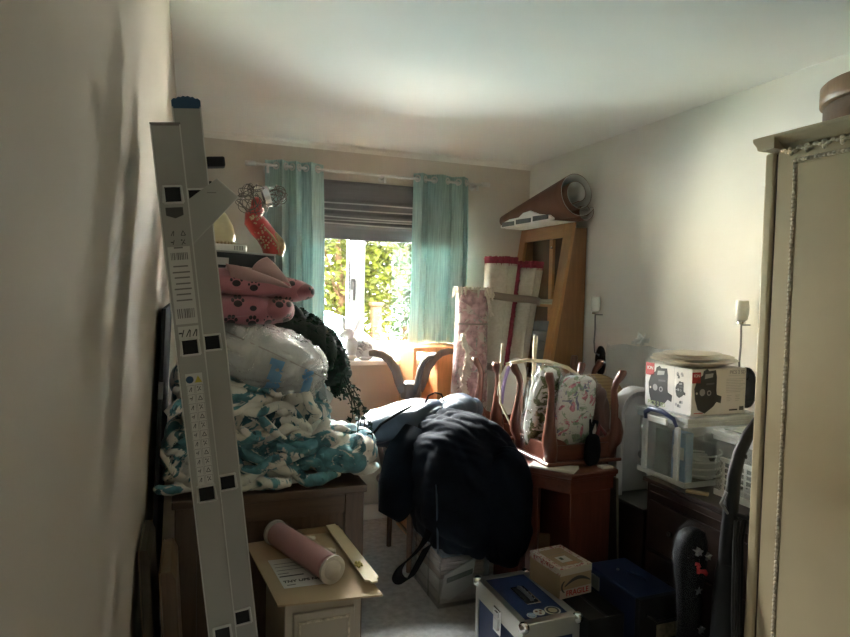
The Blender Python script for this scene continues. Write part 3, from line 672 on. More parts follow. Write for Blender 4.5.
# flat strip and pegs
sp=thing('card_strip','long narrow cardboard strip with yellow tie along the sheet edge','cardboard strip',(0,0,0))
zz=.597
MB().prism([(.485,2.30),(.522,2.305),(.523,2.29),(.53,2.285),(.556,1.83),(.548,1.82),(.546,1.805),(.525,1.80),(.522,1.815),(.508,1.82)],zz,zz+.006,M=None).build('strip','cardboard_pale',sp,bevel=.001)
for y_ in (1.87,2.22): MB().box(.515,.54,y_,y_+.04,.5815,zz).build('spacer','cardboard_dark',sp)
yt=MB(); q=random.Random(9)
for k in range(6): yt.tube([(.517+q.uniform(-.012,.012),1.925+q.uniform(-.012,.012),zz+.007),(.517+q.uniform(-.014,.014),1.925+q.uniform(-.014,.014),zz+.016),(.517+q.uniform(-.014,.014),1.925+q.uniform(-.02,.02),zz+.008)],.0028,6)
yt.build('yellow_tie',mat('tie_yellow',(.62,.52,.16),.6),sp,smooth=True)
mat('peg',(.58,.52,.40),.5)
for i,(x_,y_,a,lab) in enumerate(((.405,2.205,.3,'small cream plug behind the far end of the pink roll'),(.452,2.08,-.2,'small cream plug beside the near half of the pink roll'))):
    g=thing('cream_plug',lab,'plug',(x_,y_,.595),(PI/2,0,a+PI/2),group='cream plugs on the cardboard')
    MB().lathe([(0,-.02),(.010,-.02),(.012,-.015),(.012,.008),(.008,.012),(.008,.022),(0,.022)],(0,0,0),16).build('plug','peg',g,smooth=True)
under=thing('folded_card','folded brown cardboard offcut jutting out behind the pink roll','cardboard',(0,0,0))
MB().prism([(.37,2.288),(.50,2.289),(.53,2.292),(.47,2.298),(.38,2.296)],.56,.60).build('offcut','cardboard_dark',under)
# leaning frames by the wall
for i,(x_,y_,w_,h_,lean,col,lab) in enumerate(((-.118,1.96,.014,.735,.045,'frame_dark','dark wooden framed board leaning on the left wall, behind another'),(-.052,1.90,.020,.69,.05,'frame_warm','warm brown wooden board leaning beside the ladder, in front of another'))):
    wood('frame_dark',(.075,.05,.03),.5,'z'); wood('frame_warm',(.115,.068,.038),.45,'z')
    fr=thing('leaning_board',lab,'board',(x_+.03,y_,0),(0,-lean,0),group='boards leaning by the left wall')
    pw=MB().prism([(-w_,0),(w_,0),(w_,h_-.03),(w_*.4,h_),(-w_,h_)],-.04,.22,'xz').build('board',col,fr,bevel=.003)
    MB().box(-w_*1.25,-w_,-.04,.22,0,h_).build('edge_strip',mat('edge_pale',(.20,.13,.08),.5),fr,bevel=.001)
# ================================================================== BACK: sill rabbit, pine stand, chair, tripod
mat('rabbit_stone',(.66,.66,.67),.7,var=.15,scale=18,bump=.3,bscale=60)
rb=thing('rabbit_figurine','pale grey stone rabbit figurine sitting on the window sill','figurine',(.975,3.82,1.058))
bd=MB()
bd.blob((.05,0,.065),(.07,.05,.065),36,24,2); bd.blob((-.025,0,.08),(.045,.042,.07),32,24,2); bd.blob((-.05,-.005,.165),(.042,.038,.038),32,24,2); bd.blob((-.085,-.008,.155),(.022,.024,.02),24,16,2)
bd.blob((.07,-.045,.04),(.04,.02,.04),24,16,2); bd.blob((-.04,-.03,.016),(.045,.018,.016),20,12,2); bd.blob((.05,-.05,.013),(.04,.018,.013),20,12,2)
bd.build('body','rabbit_stone',rb,smooth='all')
for a,dx in ((.45,0),(-.08,-.045)):
    MB().blob((-.03+dx+.02*(a>0)+.02*(a>0),0 if a<0 else -.02,.225),(.016,.01,.05),20,16,2,M=R(0,a,0)).build('ear','rabbit_stone',rb,smooth='all')
fu=MB(); q=random.Random(3)
for k in range(60):
    a=q.uniform(0,2*PI); r_=q.uniform(0,.045); fu.blob((.055+r_*math.cos(a),-.042-.012*(1-r_/.045),.075+r_*math.sin(a)),(.008,.008,.008),8,6,2)
fu.build('curly_flank',mat('rabbit_curl',(.45,.44,.44),.8,var=.3,scale=40),rb,smooth='all')
MB().blob((-.066,-.036,.172),(.004,.003,.004),10,8,2).build('eye','ink',rb,smooth='all')
MB().blob((.125,0,.05),(.02,.02,.02),16,12,2).build('tail','rabbit_stone',rb,smooth='all')
gl=thing('glass_knob','small clear glass ball on the sill beside the pine stand','ornament',(1.36,3.80,1.058))
MB().blob((0,0,.022),(.022,.022,.022),24,16,2).build('ball',mat('frosted',(.7,.74,.75),.2),gl,smooth='all'); MB().lathe([(.012,-.001),(.012,.004),(.006,.006)],(0,0,.0),16).build('foot','frosted',gl)
ps=thing('pine_stand','tall orange pine stand with open left side under the right curtain','stand',(0,0,0))
MB().box(1.24,1.57,3.46,3.75,1.14,1.165).build('top','pine',ps,bevel=.004)
MB().box(1.245,1.265,3.47,3.74,0,1.14).build('side_panel','pine',ps,bevel=.003); MB().box(1.40,1.565,3.47,3.74,0,1.14).build('side_panel','pine',ps,bevel=.003)
MB().box(1.265,1.40,3.47,3.74,.35,.37).build('shelf','pine',ps,bevel=.002)
# chair under the tripod
ch=thing('wooden_chair','dark wooden chair under the coats with the upturned tripod table','chair',(1.24,3.24,0),(0,0,.0))
MB().box(-.165,.165,-.19,.19,.42,.45).build('seat','walnut_grey',ch,bevel=.008)
for x_ in (-.14,.14):
    for y_ in (-.17,.17):
        MB().tube([(x_,y_,.42),(x_*1.03,y_*1.05,0)],[.019,.014],12).build('leg','walnut_grey',ch,smooth=True)
for x_ in (-.25,.14): MB().tube([(x_*.7 if x_<0 else x_,.18,.44),(x_,.215,.80)],[.017,.014],12).build('back_post','walnut_grey',ch,smooth=True)
MB().box(-.28,.16,.2,.23,.76,.81).build('crest_rail','walnut_grey',ch,bevel=.01); MB().box(-.17,.14,.19,.21,.58,.62).build('back_rail','walnut_grey',ch,bevel=.006)
MB().tube([(-.142,-.17,.2),(-.142,.17,.2)],.009,8).build('stretcher','walnut_grey',ch,smooth=True)
# upturned tripod table
tp=thing('tripod_table','upturned pedestal table with three curved legs in the air','table',(1.135,3.20,.452))
MB().lathe([(0,0),(.17,0),(.18,.008),(.18,.016),(.17,.022),(0,.022)],(0,0,0),40).build('table_top','walnut_grey',tp,smooth=True)
MB().lathe([(.03,.022),(.045,.03),(.04,.05),(.022,.07),(.018,.15),(.026,.22),(.034,.28),(.026,.34),(.018,.38),(.02,.39),(.034,.405),(.036,.42),(.024,.445),(.03,.46)],(0,0,0),28).build('column','walnut_grey',tp,smooth=True)
MB().lathe([(.03,.455),(.055,.46),(.06,.475),(.06,.545),(.045,.55),(.02,.552)],(0,0,0),8).build('hub','walnut_grey',tp,bevel=.002)
for k,a in enumerate((PI+.12,.02,-PI/2+.25)):
    pr=[(.045,.50,.03),(.075,.56,.029),(.095,.62,.027),(.135,.675,.024),(.18,.705,.021),(.225,.715,.019),(.25,.713,.015)]
    if k==2: pr=[(r_*.9,z_+.0,w_) for r_,z_,w_ in pr]
    MB().tube([(r_*math.cos(a),r_*math.sin(a),z_) for r_,z_,w_ in pr],[w_ for _,_,w_ in pr],10,flat=(.95,.6)).build('leg','walnut_grey',tp,smooth=True)

# ================================================================== COATS AND TUB
clear('tub_plastic',(.94,.95,.96),.15,.2)
tub=thing('clear_tub','clear plastic tub of papers on the carpet under the coats','storage tub',(1.10,2.65,0))
tb=MB(); w_,l_,h_=.265,.40,.36
for a in ((0,w_,0,l_,0,.005),(0,.005,0,l_,.005,h_),(w_-.005,w_,0,l_,.005,h_),(.005,w_-.005,0,.005,.005,h_),(.005,w_-.005,l_-.005,l_,.005,h_)): tb.box(*a)
tb.build('walls','tub_plastic',tub)
rm=MB(); rm.box(-.015,w_+.015,-.015,.0,h_-.015,h_); rm.box(-.015,w_+.015,l_,l_+.015,h_-.015,h_); rm.box(-.015,0,0,l_,h_-.015,h_); rm.box(w_,w_+.015,0,l_,h_-.015,h_); rm.build('rim','tub_plastic',tub,bevel=.004)
for y_ in (.12,.30): MB().box(-.006,0,y_,y_+.012,.01,h_-.02).build('rib','tub_plastic',tub,bevel=.002)
mat('paper_a',(.52,.50,.44),.8,var=.12,scale=12); mat('paper_b',(.30,.21,.17),.8,var=.2,scale=9); mat('paper_c',(.16,.20,.24),.7,var=.2,scale=9); mat('sign_green',(.02,.06,.035),.5)
labs=['pile of pale papers at the bottom of the clear tub','brown folded papers slanting in the clear tub','blue-grey papers at the top of the clear tub','white packet with green printed strip inside the clear tub front']
zs=.006
for i,(m_,hh) in enumerate((('paper_a',.12),('paper_b',.10),('paper_c',.07))):
    g=thing('paper_pile',labs[i],'papers',(1.232,2.85,zs+.0),(0,0,.02*i),group='papers in the clear tub'); zs+=hh+.002
    q=random.Random(i); n=5
    for k in range(n): MB().box(-.115+q.uniform(-.006,.006),.115+q.uniform(-.006,.006),-.17,.17,hh*k/n,hh*(k+1)/n-.001,R(0,0,q.uniform(-.02,.02))).build('sheaf',m_,g,bevel=.003)
pk=thing('white_packet',labs[3],'packet',(1.115,2.6575,.03),(0,0,0))
MB().prism([(.0,.02),(.05,.0),(.16,.06),(.18,.19),(.02,.125)],.0,.008,'xz').build('packet','label_white',pk)
MB().prism([(.03,.085),(.165,.115),(.165,.14),(.03,.11)],-.001,.0,'xz').build('green_strip','sign_green',pk)
# coats
mat('navy_cloth',(.0055,.0085,.015),.9,var=.3,scale=7,bump=.25,bscale=120,spec=.12); mat('satin_blue',(.050,.072,.105),.42,var=.25,scale=5,spec=.35); mat('black_cloth',(.006,.0065,.008),.9,var=.3,scale=9,bump=.3,spec=.15)
cf1=folds(.034,6.5,(.85,.25,.42),1.1,2.6,4.4,.9); cf2=folds(.016,13,(.8,.4,.30),1.4,4,1.9,.9); cf3=folds(.007,24,(.7,.4,.5),1.6,6,2.9,.9)
def cdisp(p):
    t=max(0,min(1,(.95-p.z)/.4)); return cf1(p)*(.35+.8*t)+cf2(p)*(.6+.6*t)+cf3(p)+.012*nz(p,7,3)
coat=MB()
coat.blob((1.20,2.63,.60),(.245,.30,.335),130,100,2.7,cdisp,zmin=.37,shape=lambda w:(w.x+.05*(.9-w.z), w.y-.08*max(0,.8-w.z), w.z-.15*max(0,w.x-1.2)))
coat.blob((1.285,2.36,.56),(.10,.10,.27),70,60,2.6,lambda p:cdisp(p)*.6,zmin=.336)
coat.blob((1.04,2.50,.55),(.075,.09,.19),60,48,2.5,lambda p:cdisp(p)*.5,zmin=.375)
cobj=thing('navy_coat','heap of navy blue coats draped over the clear tub','coat',(0,0,0))
coat.build('drape','navy_cloth',cobj,smooth='all')
MB().tube([(.99,2.475,.78),(.985,2.42,.66),(.985,2.40,.5),(.99,2.40,.385)],.004,6).build('seam','satin_blue',cobj,smooth=True)
sl=MB(); sl.tube([(1.02,2.78,.80),(.95,2.74,.70),(.91,2.72,.58),(.905,2.70,.50),(.93,2.70,.46)],[.10,.105,.10,.085,.05],28)
for i,v in enumerate(sl.v):
    d=.018*math.sin(v[2]*38+v[0]*20)+.02*nz(v,9,2); sl.v[i]=(v[0]+d*.6,v[1]+d*.5,v[2]+d*.3)
sl.build('sleeve','navy_cloth',cobj,smooth='all')
def ribbon(pts,w,wd=(1,0,0),th=.003):
    pts=[Vector(p) for p in pts]; n=len(pts)-1
    def cr(t):
        i=min(int(t*n),n-1); f_=t*n-i; p0,p1,p2,p3=pts[max(i-1,0)],pts[i],pts[i+1],pts[min(i+2,n)]
        return .5*((2*p1)+(p2-p0)*f_+(2*p0-5*p1+4*p2-p3)*f_*f_+(3*p1-p0-3*p2+p3)*f_**3)
    wv=Vector(wd).normalized()*w
    return MB().sheet(lambda u,v: cr(u)+wv*(v-.5),60,2,th)
ribbon([(.985,2.46,.50),(.95,2.46,.42),(.90,2.47,.36),(.855,2.48,.32),(.835,2.48,.28),(.85,2.47,.255),(.885,2.46,.265),(.93,2.455,.34),(.965,2.455,.40)],.055,(.6,-.3,.5)).build('strap','black_cloth',cobj,smooth='all')
# satin bag on top
sbg=thing('satin_holdall','shiny slate blue holdall lying on top of the navy coats','holdall',(0,0,0))
sf=folds(.014,9,(.3,.5,-.8),1.7,4.5,7.7,.8)
bb=MB(); Ms=R(0,-.20,-.1)
bb.blob((1.0,2.92,.845),(.25,.16,.085),100,56,2.6,lambda p:sf(p)+.012*nz(p,8,4),M=Ms)
bb.blob((1.27,2.86,.90),(.12,.13,.075),64,40,2.2,lambda p:sf(p),M=R(0,-.2,0))
bb.build('shell','satin_blue',sbg,smooth='all')
MB().tube([(.80,2.82,.80),(.84,2.78,.87),(.93,2.77,.925),(1.0,2.80,.945)],.006,8).build('piping','black_cloth',sbg,smooth=True)
MB().tube([(1.085,2.84,.95),(1.10,2.84,.985),(1.135,2.84,1.0),(1.17,2.84,.99),(1.185,2.84,.955)],.0045,8).build('carry_loop','black_cloth',sbg,smooth=True)
MB().tube([(.79,2.80,.80),(.775,2.78,.78),(.775,2.77,.75)],.006,8).build('toggle','alu_bright',sbg,smooth=True)

# ================================================================== BACK RIGHT: rugs, bookcase, rolls
mat('rug_back',(.42,.385,.315),.95,var=.08,scale=60,bump=.5,bscale=300); mat('rug_red',(.19,.018,.035),.95,var=.3,scale=60,bump=.5,bscale=200); mat('tape_brown',(.20,.15,.12),.3,var=.1)
cr=thing('cream_rug','tall rolled cream rug with dark red fringe bound with brown tape','rug',(1.82,3.34,0))
def lobe(x0,x1,xb0,xb1,yc,ry,zt,name,turns):
    def fn(u,v):
        a=u*turns*2*PI; s_=1-.10*u*turns*.8
        z=v*zt; cx=((x0+x1)/2)*v+((xb0+xb1)/2)*(1-v); rx=(x1-x0)/2*v+(xb1-xb0)/2*(1-v)
        return (cx+rx*s_*math.cos(a+PI*.5)+.003*nz((u*9,v*6,x0),1), yc+ry*s_*math.sin(a+PI*.5)*-1, z)
    o=MB().sheet(fn,int(48*turns),24,.006).build(name,'rug_back',cr,smooth='all')
    fr=MB()
    for k in range(int(60*turns)):
        u=k/(60*turns); p=Vector(fn(u,1)); q=random.Random(k); fr.tube([p-Vector((0,0,.012)),p+Vector((q.uniform(-.004,.004),q.uniform(-.006,.004),.032+q.uniform(0,.012)))],.0065,5)
    fr.build('top_fringe','rug_red',o); return fn
fa=lobe(-.175,.03,-.215,-.14,0,.085,1.675,'left_roll',2.2)
fb=lobe(.035,.200,-.138,-.08,.0,.085,1.655,'right_roll',2.0)
ed=MB()
for k in range(70):
    v=k/69; z=.75+v*.92; x=.018-.14*(1.67-z); q=random.Random(k); kk=z/1.675
    cx_=-.0725*kk-.1775*(1-kk); rx_=.1025*kk+.0375*(1-kk); y_=-.087*math.sqrt(max(.12,1-((x-cx_)/rx_)**2))
    ed.blob((x+q.uniform(-.003,.003),y_-.004,z),(.020,.012,.012),8,6,2)
ed.build('red_edge_fringe','rug_red',cr,smooth='all')
for z_ in (1.47,1.05):
    def tf(u,v,z_=z_):
        a=u*2*PI; k=(z_/1.63); xl=-.175*k-.215*(1-k)-.006; xr=.200*k-.08*(1-k)+.006
        return ((xl+xr)/2+(xr-xl)/2*math.copysign(abs(math.cos(a))**.6,math.cos(a)), .005-.108*math.copysign(abs(math.sin(a))**.7,math.sin(a)), z_-.022+.044*v-.02*math.cos(a))
    MB().sheet(tf,60,2,.001).build('tape_band','tape_brown',cr,smooth='all')
blotch('rug_pink',(.46,.375,.325),[((.43,.27,.265),6,.47,5.),((.30,.30,.26),13,.60,11.),((.33,.19,.18),18,.62,17.)],.95,.5,260,.1)
mat('tassel',(.55,.49,.40),.95,var=.12,scale=40)
pr=thing('pink_rug','short rolled pink patterned rug with knotted cream fringe','rug',(1.522,3.275,0))
def pfn_(u,v):
    a=u*3*2*PI; s_=1-.25*u; z=v*1.515; r_=.094*s_*(1-.05*math.sin(v*9))*(1+.14*(1-v))
    return (r_*math.cos(a)+.02*v-.015, -r_*math.sin(a), z)
MB().sheet(pfn_,130,30,.006).build('roll','rug_pink',pr,smooth='all')
fr=MB(); q=random.Random(8)
for k in range(70):
    a=q.uniform(0,2*PI); r_=q.uniform(.03,.105); x,y=r_*math.cos(a)+.005,r_*math.sin(a); z=1.515
    fr.tube([(x,y,z-.005),(x*1.15,y*1.15,z+.012),(x*1.3+q.uniform(-.01,.01),y*1.35,z-.015-q.uniform(0,.045))],[.007,.009,.005],5)
for k in range(26): 
    t_=k/25; fr.tube([(.05+.03*t_,-.088,1.5-.1*t_),(.058+.03*t_+q.uniform(-.01,.01),-.10,1.48-.1*t_-q.uniform(.01,.03))],[.006,.004],5)
fr.build('top_fringe','tassel',pr)
lf=MB()
for k in range(90):
    t_=k/89; x=-.085+.05*t_+.02*math.sin(t_*7); z=1.26-.42*t_
    lf.tube([(x,-.078-.012*math.sin(t_*3),z),(x-.012+q.uniform(-.012,.012),-.098,z-.012),(x+q.uniform(-.022,.022),-.105,z-.035)],[.010,.010,.005],5)
lf.build('edge_fringe','tassel',pr)
ms=MB(); ms.tube([(.10*math.cos(a)*.93+.005,-.10*math.sin(a)*.93,1.32) for a in [2*PI*i/30 for i in range(30)]],.006,6,closed=True); ms.build('binding_string','tape_brown',pr,smooth=True)
# bookcase
bk=thing('oak_bookcase','oak cabinet with sloping open front standing against the right wall','bookcase',(0,0,0))
def bf(z): return 1.815+.155*z        # front slope
BY0,BY1,BT=3.15,3.76,1.93
for y_ in (BY0,BY1-.02): MB().prism([(bf(0)+.02,0),(2.215,0),(2.215,BT-.03),(bf(BT)+.02,BT-.03)],y_,y_+.02,'xz').build('side_panel','oak_side',bk,bevel=.002)
MB().box(2.195,2.212,BY0+.02,BY1-.02,.02,BT-.04).build('back_panel',wood('oak_dark',(.075,.04,.02),.8,'z',.3,coat=0),bk)
def slab(y0,y1,z0,z1,name,m):
    MB().prism([(bf(z0),z0),(bf(z0)+.022,z0),(bf(z1)+.022,z1),(bf(z1),z1)],y0,y1,'xz').build(name,m,bk,bevel=.003)
slab(BY0-.005,BY0+.085,0,BT,'stile','oak_v'); slab(BY1-.07,BY1+.005,0,BT,'stile','oak_v'); slab(BY0+.085,BY1-.07,BT-.085,BT,'rail','oak'); slab(BY0+.085,BY1-.07,0,.1,'rail','oak')
MB().box(2.15,2.17,3.42,3.46,.02,1.85).build('inner_post','oak_v',bk,bevel=.002)
for z_ in (.45,.95,1.42,): MB().box(bf(z_)+.06,2.145,BY0+.02,BY1-.02,z_,z_+.018).build('shelf','oak',bk)
MB().box(bf(BT)+.02,2.2,BY0+.02,BY1-.02,BT-.045,BT-.028).build('top_board','oak',bk)
MB().blob((bf(1.78)-.006,3.33,1.788),(.008,.008,.008),12,8,2).build('catch','chrome',bk,smooth='all')
mat('grey_cloth',(.13,.13,.13),.9,var=.15,bump=.3)
for i,(z_,lab,m_,h_) in enumerate(((1.438,'folded beige cloth on the upper bookcase shelf','rug_back',.03),(1.27,'folded dark grey cloth lying in the bookcase below the beige one','grey_cloth',.055))):
    if i==1: z_=.968+.0
    g=thing('folded_cloth',lab,'cloth',(2.09,3.36,z_),group='cloths in the bookcase')
    hh=h_ if i==0 else .36
    for k in range(2 if i==0 else 6): 
        n_=(2 if i==0 else 6); MB().blob((0,0,hh*(k+.5)/n_),(.05,.13,hh/n_*.55),32,14,4).build('fold',m_,g,smooth='all')
# vinyl rolls on top
mat('vinyl_brown',(.14,.066,.042),.6,var=.12,scale=8,spec=.25); mat('vinyl_grey',(.50,.51,.49),.7,var=.06)
def vroll(label,a,b,ra,rb,turns,th0,rot=0.0,squash=1):
    t=thing('vinyl_roll',label,'flooring roll',(0,0,0),group='rolls of brown vinyl on the bookcase')
    a=Vector(a); b=Vector(b); ax=(b-a).normalized(); x=Vector((0,0,1))-ax*ax.z; x.normalize(); y=ax.cross(x)
    def fn(off):
        def f_(u,v):
            th=th0+u*turns*2*PI; R_=(ra+(rb-ra)*v)*(1-(.68-.3*v)*u)+off
            return a+(b-a)*v+x*(R_*math.cos(th)*squash)+y*(R_*math.sin(th))
        return f_
    MB().sheet(fn(0),int(54*turns),10,.0018).build('backing','vinyl_grey',t,smooth='all')
    MB().sheet(fn(.003),int(54*turns),10,.0018).build('face','vinyl_brown',t,smooth='all')
vroll('large brown vinyl roll with grey inside lying on top of the bookcase',(2.08,3.06,2.085),(2.0,3.80,1.99),.138,.040,2.15,2.2)
vroll('small grey-lined vinyl roll tucked under the large roll on the bookcase',(2.15,3.08,1.985),(2.16,3.70,1.985),.056,.045,1.4,1.0)
# white plastic grille under roll
gr=thing('plastic_grille','white plastic frame with dark mesh panels on the bookcase top','grille',(0,0,0))
prof=[(3.13,1.945),(3.17,1.965),(3.30,1.985),(3.38,2.012),(3.46,2.008),(3.52,1.985),(3.64,1.985),(3.72,1.972),(3.76,1.95)]
gpoly=prof+[(3.76,1.937),(3.13,1.934)]
MB().prism(gpoly,1.950,1.976,'yz').build('frame','gloss_white',gr,bevel=.004)
for (a,b) in ((3.16,3.33),(3.36,3.54),(3.57,3.73)): MB().prism([(a,1.94),(b,1.942),(b,1.972),(a,1.966)],1.944,1.9505,'yz').build('mesh_panel',mat('mesh_dark',(.10,.105,.11),.7,var=.3,scale=200),gr,bevel=.001)
MB().box(1.976,2.15,3.18,3.74,1.932,1.937).build('tray','gloss_white',gr)

# ================================================================== WALL LIGHTS
mat('opal',(.72,.72,.66),.25,var=.02,coat=.3); mat('black_gloss',(.015,.015,.016),.12,var=.1,coat=.5)
def sconce(y,label):
    t=thing('wall_light',label,'wall light',(XR,y,1.12),group='wall lights on the right wall')
    MB().lathe([(0,0),(.05,0),(.05,.006),(.042,.012),(.02,.014),(0,.014)],(0,0,0),32,R(0,-PI/2,0)@Matrix.Diagonal((1.75,1,1,1))).build('back_plate','black_gloss',t,smooth=True)
    MB().tube([(-.012,0,.03),(-.045,0,.05),(-.052,0,.11),(-.048,0,.18),(-.05,0,.25),(-.05,0,.275)],.0042,10).build('stem','steel_dark',t,smooth=True)
    MB().tube([(-.05,0,.268),(-.03,-.0,.268),(0,0,.268)],.003,8).build('stay','steel_dark',t,smooth=True)
    MB().lathe([(.008,.27),(.018,.272),(.018,.282),(.012,.286)],(-.05,0,0),20).build('cup','chrome',t,smooth=True)
    MB().lathe([(.010,.284),(.022,.29),(.027,.315),(.028,.345),(.024,.372),(.021,.372),(.024,.345),(.02,.31),(.0,.292)],(-.05,0,0),28,caps=False).build('shade','opal',t,smooth=True)
    for dz in (-.035,.035): MB().blob((-.016,0,dz),(.006,.006,.006),12,8,2).build('screw','chrome',t,smooth='all')
    return t
sconce(2.995,'opal glass wall light beside the bookcase'); sconce(1.98,'opal glass wall light behind the plates, nearer the wardrobe')
# ================================================================== MAHOGANY DESK + UPTURNED TABLES
dk=thing('corner_desk','mahogany corner desk with angled front under the upturned tables','desk',(0,0,0))
dtop=[(1.36,2.36),(1.49,2.17),(1.745,2.19),(1.775,2.5),(2.2,2.56),(2.2,3.12),(1.44,3.12),(1.44,2.52)]
def inset(poly,d):
    cx=sum(p[0] for p in poly)/len(poly); cy=sum(p[1] for p in poly)/len(poly)
    return [(x+(cx-x)*d/max(.01,math.hypot(cx-x,cy-y)),y+(cy-y)*d/max(.01,math.hypot(cx-x,cy-y))) for x,y in poly]
MB().prism(dtop,.725,.747).build('top','mahogany',dk,bevel=.006,seg=3)
MB().prism(inset(dtop,.012),.713,.725).build('moulding','mahogany',dk,bevel=.003)
MB().prism(inset(dtop,.03),.655,.713).build('frieze','mahogany',dk,bevel=.002)
MB().prism([(1.51,2.20),(1.725,2.215),(1.75,2.46),(1.52,2.44)],0,.655).build('pedestal','mahogany_v',dk,bevel=.003)
MB().prism([(1.40,2.375),(1.43,2.33),(1.50,2.42),(1.50,2.8),(1.465,2.8),(1.465,2.55)],0,.655).build('pedestal','mahogany_v',dk,bevel=.003)
MB().prism([(1.50,2.66),(2.15,2.66),(2.15,2.68),(1.50,2.68)],.05,.655).build('modesty_panel','mahogany_v',dk)
cd=thing('card_offcut','plain cardboard piece standing in the desk kneehole','cardboard',(1.47,2.40,0),(0,0,-.6))
MB().box(-.0,.10,-.006,.006,0,.42).build('card','cardboard_dark',cd)
sl_=thing('leaning_batten','thin grey wooden batten leaning beside the corner desk','batten',(1.79,2.235,0),(0,-.05,0))
MB().box(-.006,.006,-.025,.025,0,.70).build('timber',wood('slat_grey',(.10,.085,.065),.6,'z'),sl_,bevel=.002)
# sheets of paper under the table
mat('paper_white',(.62,.60,.54),.7,var=.05)
for i,(px_,py_,a_,w_,h_,lab) in enumerate(((1.475,2.285,.86,.20,.09,'white paper sheets sticking out at the left edge of the corner desk'),(1.70,2.225,.0,.055,.04,'white paper sheet peeping out at the right edge of the corner desk'))):
    g=thing('paper_sheet',lab,'paper',(px_,py_,.748),(0,0,-a_),group='papers on the corner desk')
    for k in range(3): MB().box(-w_/2,w_/2,-h_/2,h_/2,.0005+.003*k,.0025+.003*k,R(0,0,.05*k)).build('sheet','paper_white',g)
def up_table(label,x0,x1,y0,y1,z0,zt,kset,splay=.02):
    t=thing('upturned_table',label,'table',(0,0,z0),group='upturned tables on the corner desk')
    MB().prism([(x0-.02,y0-.02),(x1+.02,y0-.02),(x1+.02,y1+.02),(x0-.02,y1+.02)],0,.016).build('table_top','mahogany',t,bevel=.006,seg=3)
    ap=.085
    MB().box(x0+.03,x1-.03,y0,y0+.018,.016,ap).build('apron','mahogany',t,bevel=.003); MB().box(x0+.03,x1-.03,y1-.018,y1,.016,ap).build('apron','mahogany',t,bevel=.003)
    MB().box(x0,x0+.018,y0+.03,y1-.03,.016,ap).build('apron','mahogany',t,bevel=.003); MB().box(x1-.018,x1,y0+.03,y1-.03,.016,ap).build('apron','mahogany',t,bevel=.003)
    h=zt-z0
    for ix,(cx,sx) in enumerate(((x0+.02,-1),(x1-.02,1))):
        for iy,(cy,sy) in enumerate(((y0+.02,-1),(y1-.02,1))):
            pr=[(0,.016,.030),(.0,.06,.032),(.012,.10,.034),(.016,.13,.031),(.010,.18,.024),(.0,.25,.0175),(-.006,.31,.0145),(.0,.345,.0155),(.012,.37,.0195),(.018,.388,.0195),(.018,.398,.016)]
            sc=h/.398
            pts=[(cx+sx*(d+ (splay*zz_/.4)),cy+sy*(d*.8+(splay*.6*zz_/.4)),zz_*sc if zz_>.1 else zz_) for d,zz_,r_ in pr]
            MB().tube(pts,[r_ for *_,r_ in pr],10).build('leg','mahogany_v',t,smooth='all')
            MB().prism([(sx*.0,.06),(sx*-.075,.085),(sx*-.06,.10),(sx*-.02,.115),(sx*.0,.14)],cy-.012,cy+.012,'xz',T(cx,0,0)).build('knee_bracket','mahogany_v',t,bevel=.003)
    return t
up_table('upturned mahogany table with cabriole legs at the desk front',1.452,1.80,2.285,2.585,.757,1.166,None)
up_table('upturned mahogany table with cabriole legs behind another on the desk',1.462,2.06,2.80,3.03,.748,1.150,None)
# ---- things stuffed between the table legs
blotch('floral_wrap',(.72,.72,.70),[((.34,.44,.34),14,.54,2.),((.60,.24,.32),16,.58,7.),((.26,.26,.40),22,.62,13.)],.25,.4,40,0,.5)
blotch('green_wrap',(.56,.57,.54),[((.10,.13,.06),10,.52,4.),((.30,.26,.16),16,.6,9.)],.22,.6,30,0,.5)
fw_=thing('floral_cushion','white floral fabric panel in clear plastic between the table legs','cushion',(1.635,2.40,.80),(.12,.03,-.05))
wf_=folds(.006,16,(.5,.1,-.8),2,8,1.5)
MB().blob((.0,0,.172),(.090,.03,.165),70,60,4.5,lambda p:wf_(p)).build('panel','floral_wrap',fw_,smooth='all')
clear('crinkle',(.97,.98,.98),.11,.06,1.0,55)
MB().blob((.0,0,.174),(.097,.037,.172),70,60,4.5,lambda p:wf_(p)*1.6).build('plastic_cover','crinkle',fw_,smooth='all')
MB().box(.06,.09,-.036,-.02,.03,.15,R(0,.15,0)).build('navy_corner','navy_cloth',fw_,bevel=.004)
gw=thing('wrapped_greenery','crinkled clear plastic parcel of green sprigs behind the front table leg','parcel',(1.525,2.50,.79),(.1,.10,.25))
wg=folds(.012,14,(.6,.2,-.5),2.2,8,3.5)
MB().blob((-.01,0,.18),(.085,.04,.20),70,60,3.2,lambda p:wg(p)).build('bundle','green_wrap',gw,smooth='all'); MB().blob((-.01,0,.185),(.095,.05,.212),70,60,3.0,lambda p:wg(p)*1.5+.008*nz(p,20,2)).build('plastic_cover','crinkle',gw,smooth='all')
q=random.Random(12); lvs=MB()
for k in range(60): leaf(lvs,(q.uniform(-.08,.07),-.045+q.uniform(-.012,.004),q.uniform(.03,.33)),.035,.9)
lvs.build('sprig_leaves',leaf_mat('sprig',(.09,.12,.05),.2),gw)
mat('lilac',(.36,.27,.56),.5,var=.1); mat('china',(.66,.66,.63),.3,var=.05,coat=.3)
pt=thing('lilac_platter','white oval platter with lilac edge standing between the left table legs','platter',(1.52,2.825,.905),(.0,.25,.2))
Mp=R(PI/2,0,0)@Matrix.Diagonal((.62,1,1,1))
MB().lathe([(0,0),(.10,0),(.145,.012),(.15,.016),(.146,.02),(.10,.008),(0,.008)],(0,0,0),44,T(0,0,.12)@Mp).build('dish','china',pt,smooth=True)
MB().sheet(lambda u,v:(-.062+.022*v-.05*math.sin(u*PI)*.25,-.024,.02+.22*u),12,2,.002).build('lilac_band','lilac',pt,smooth='all')
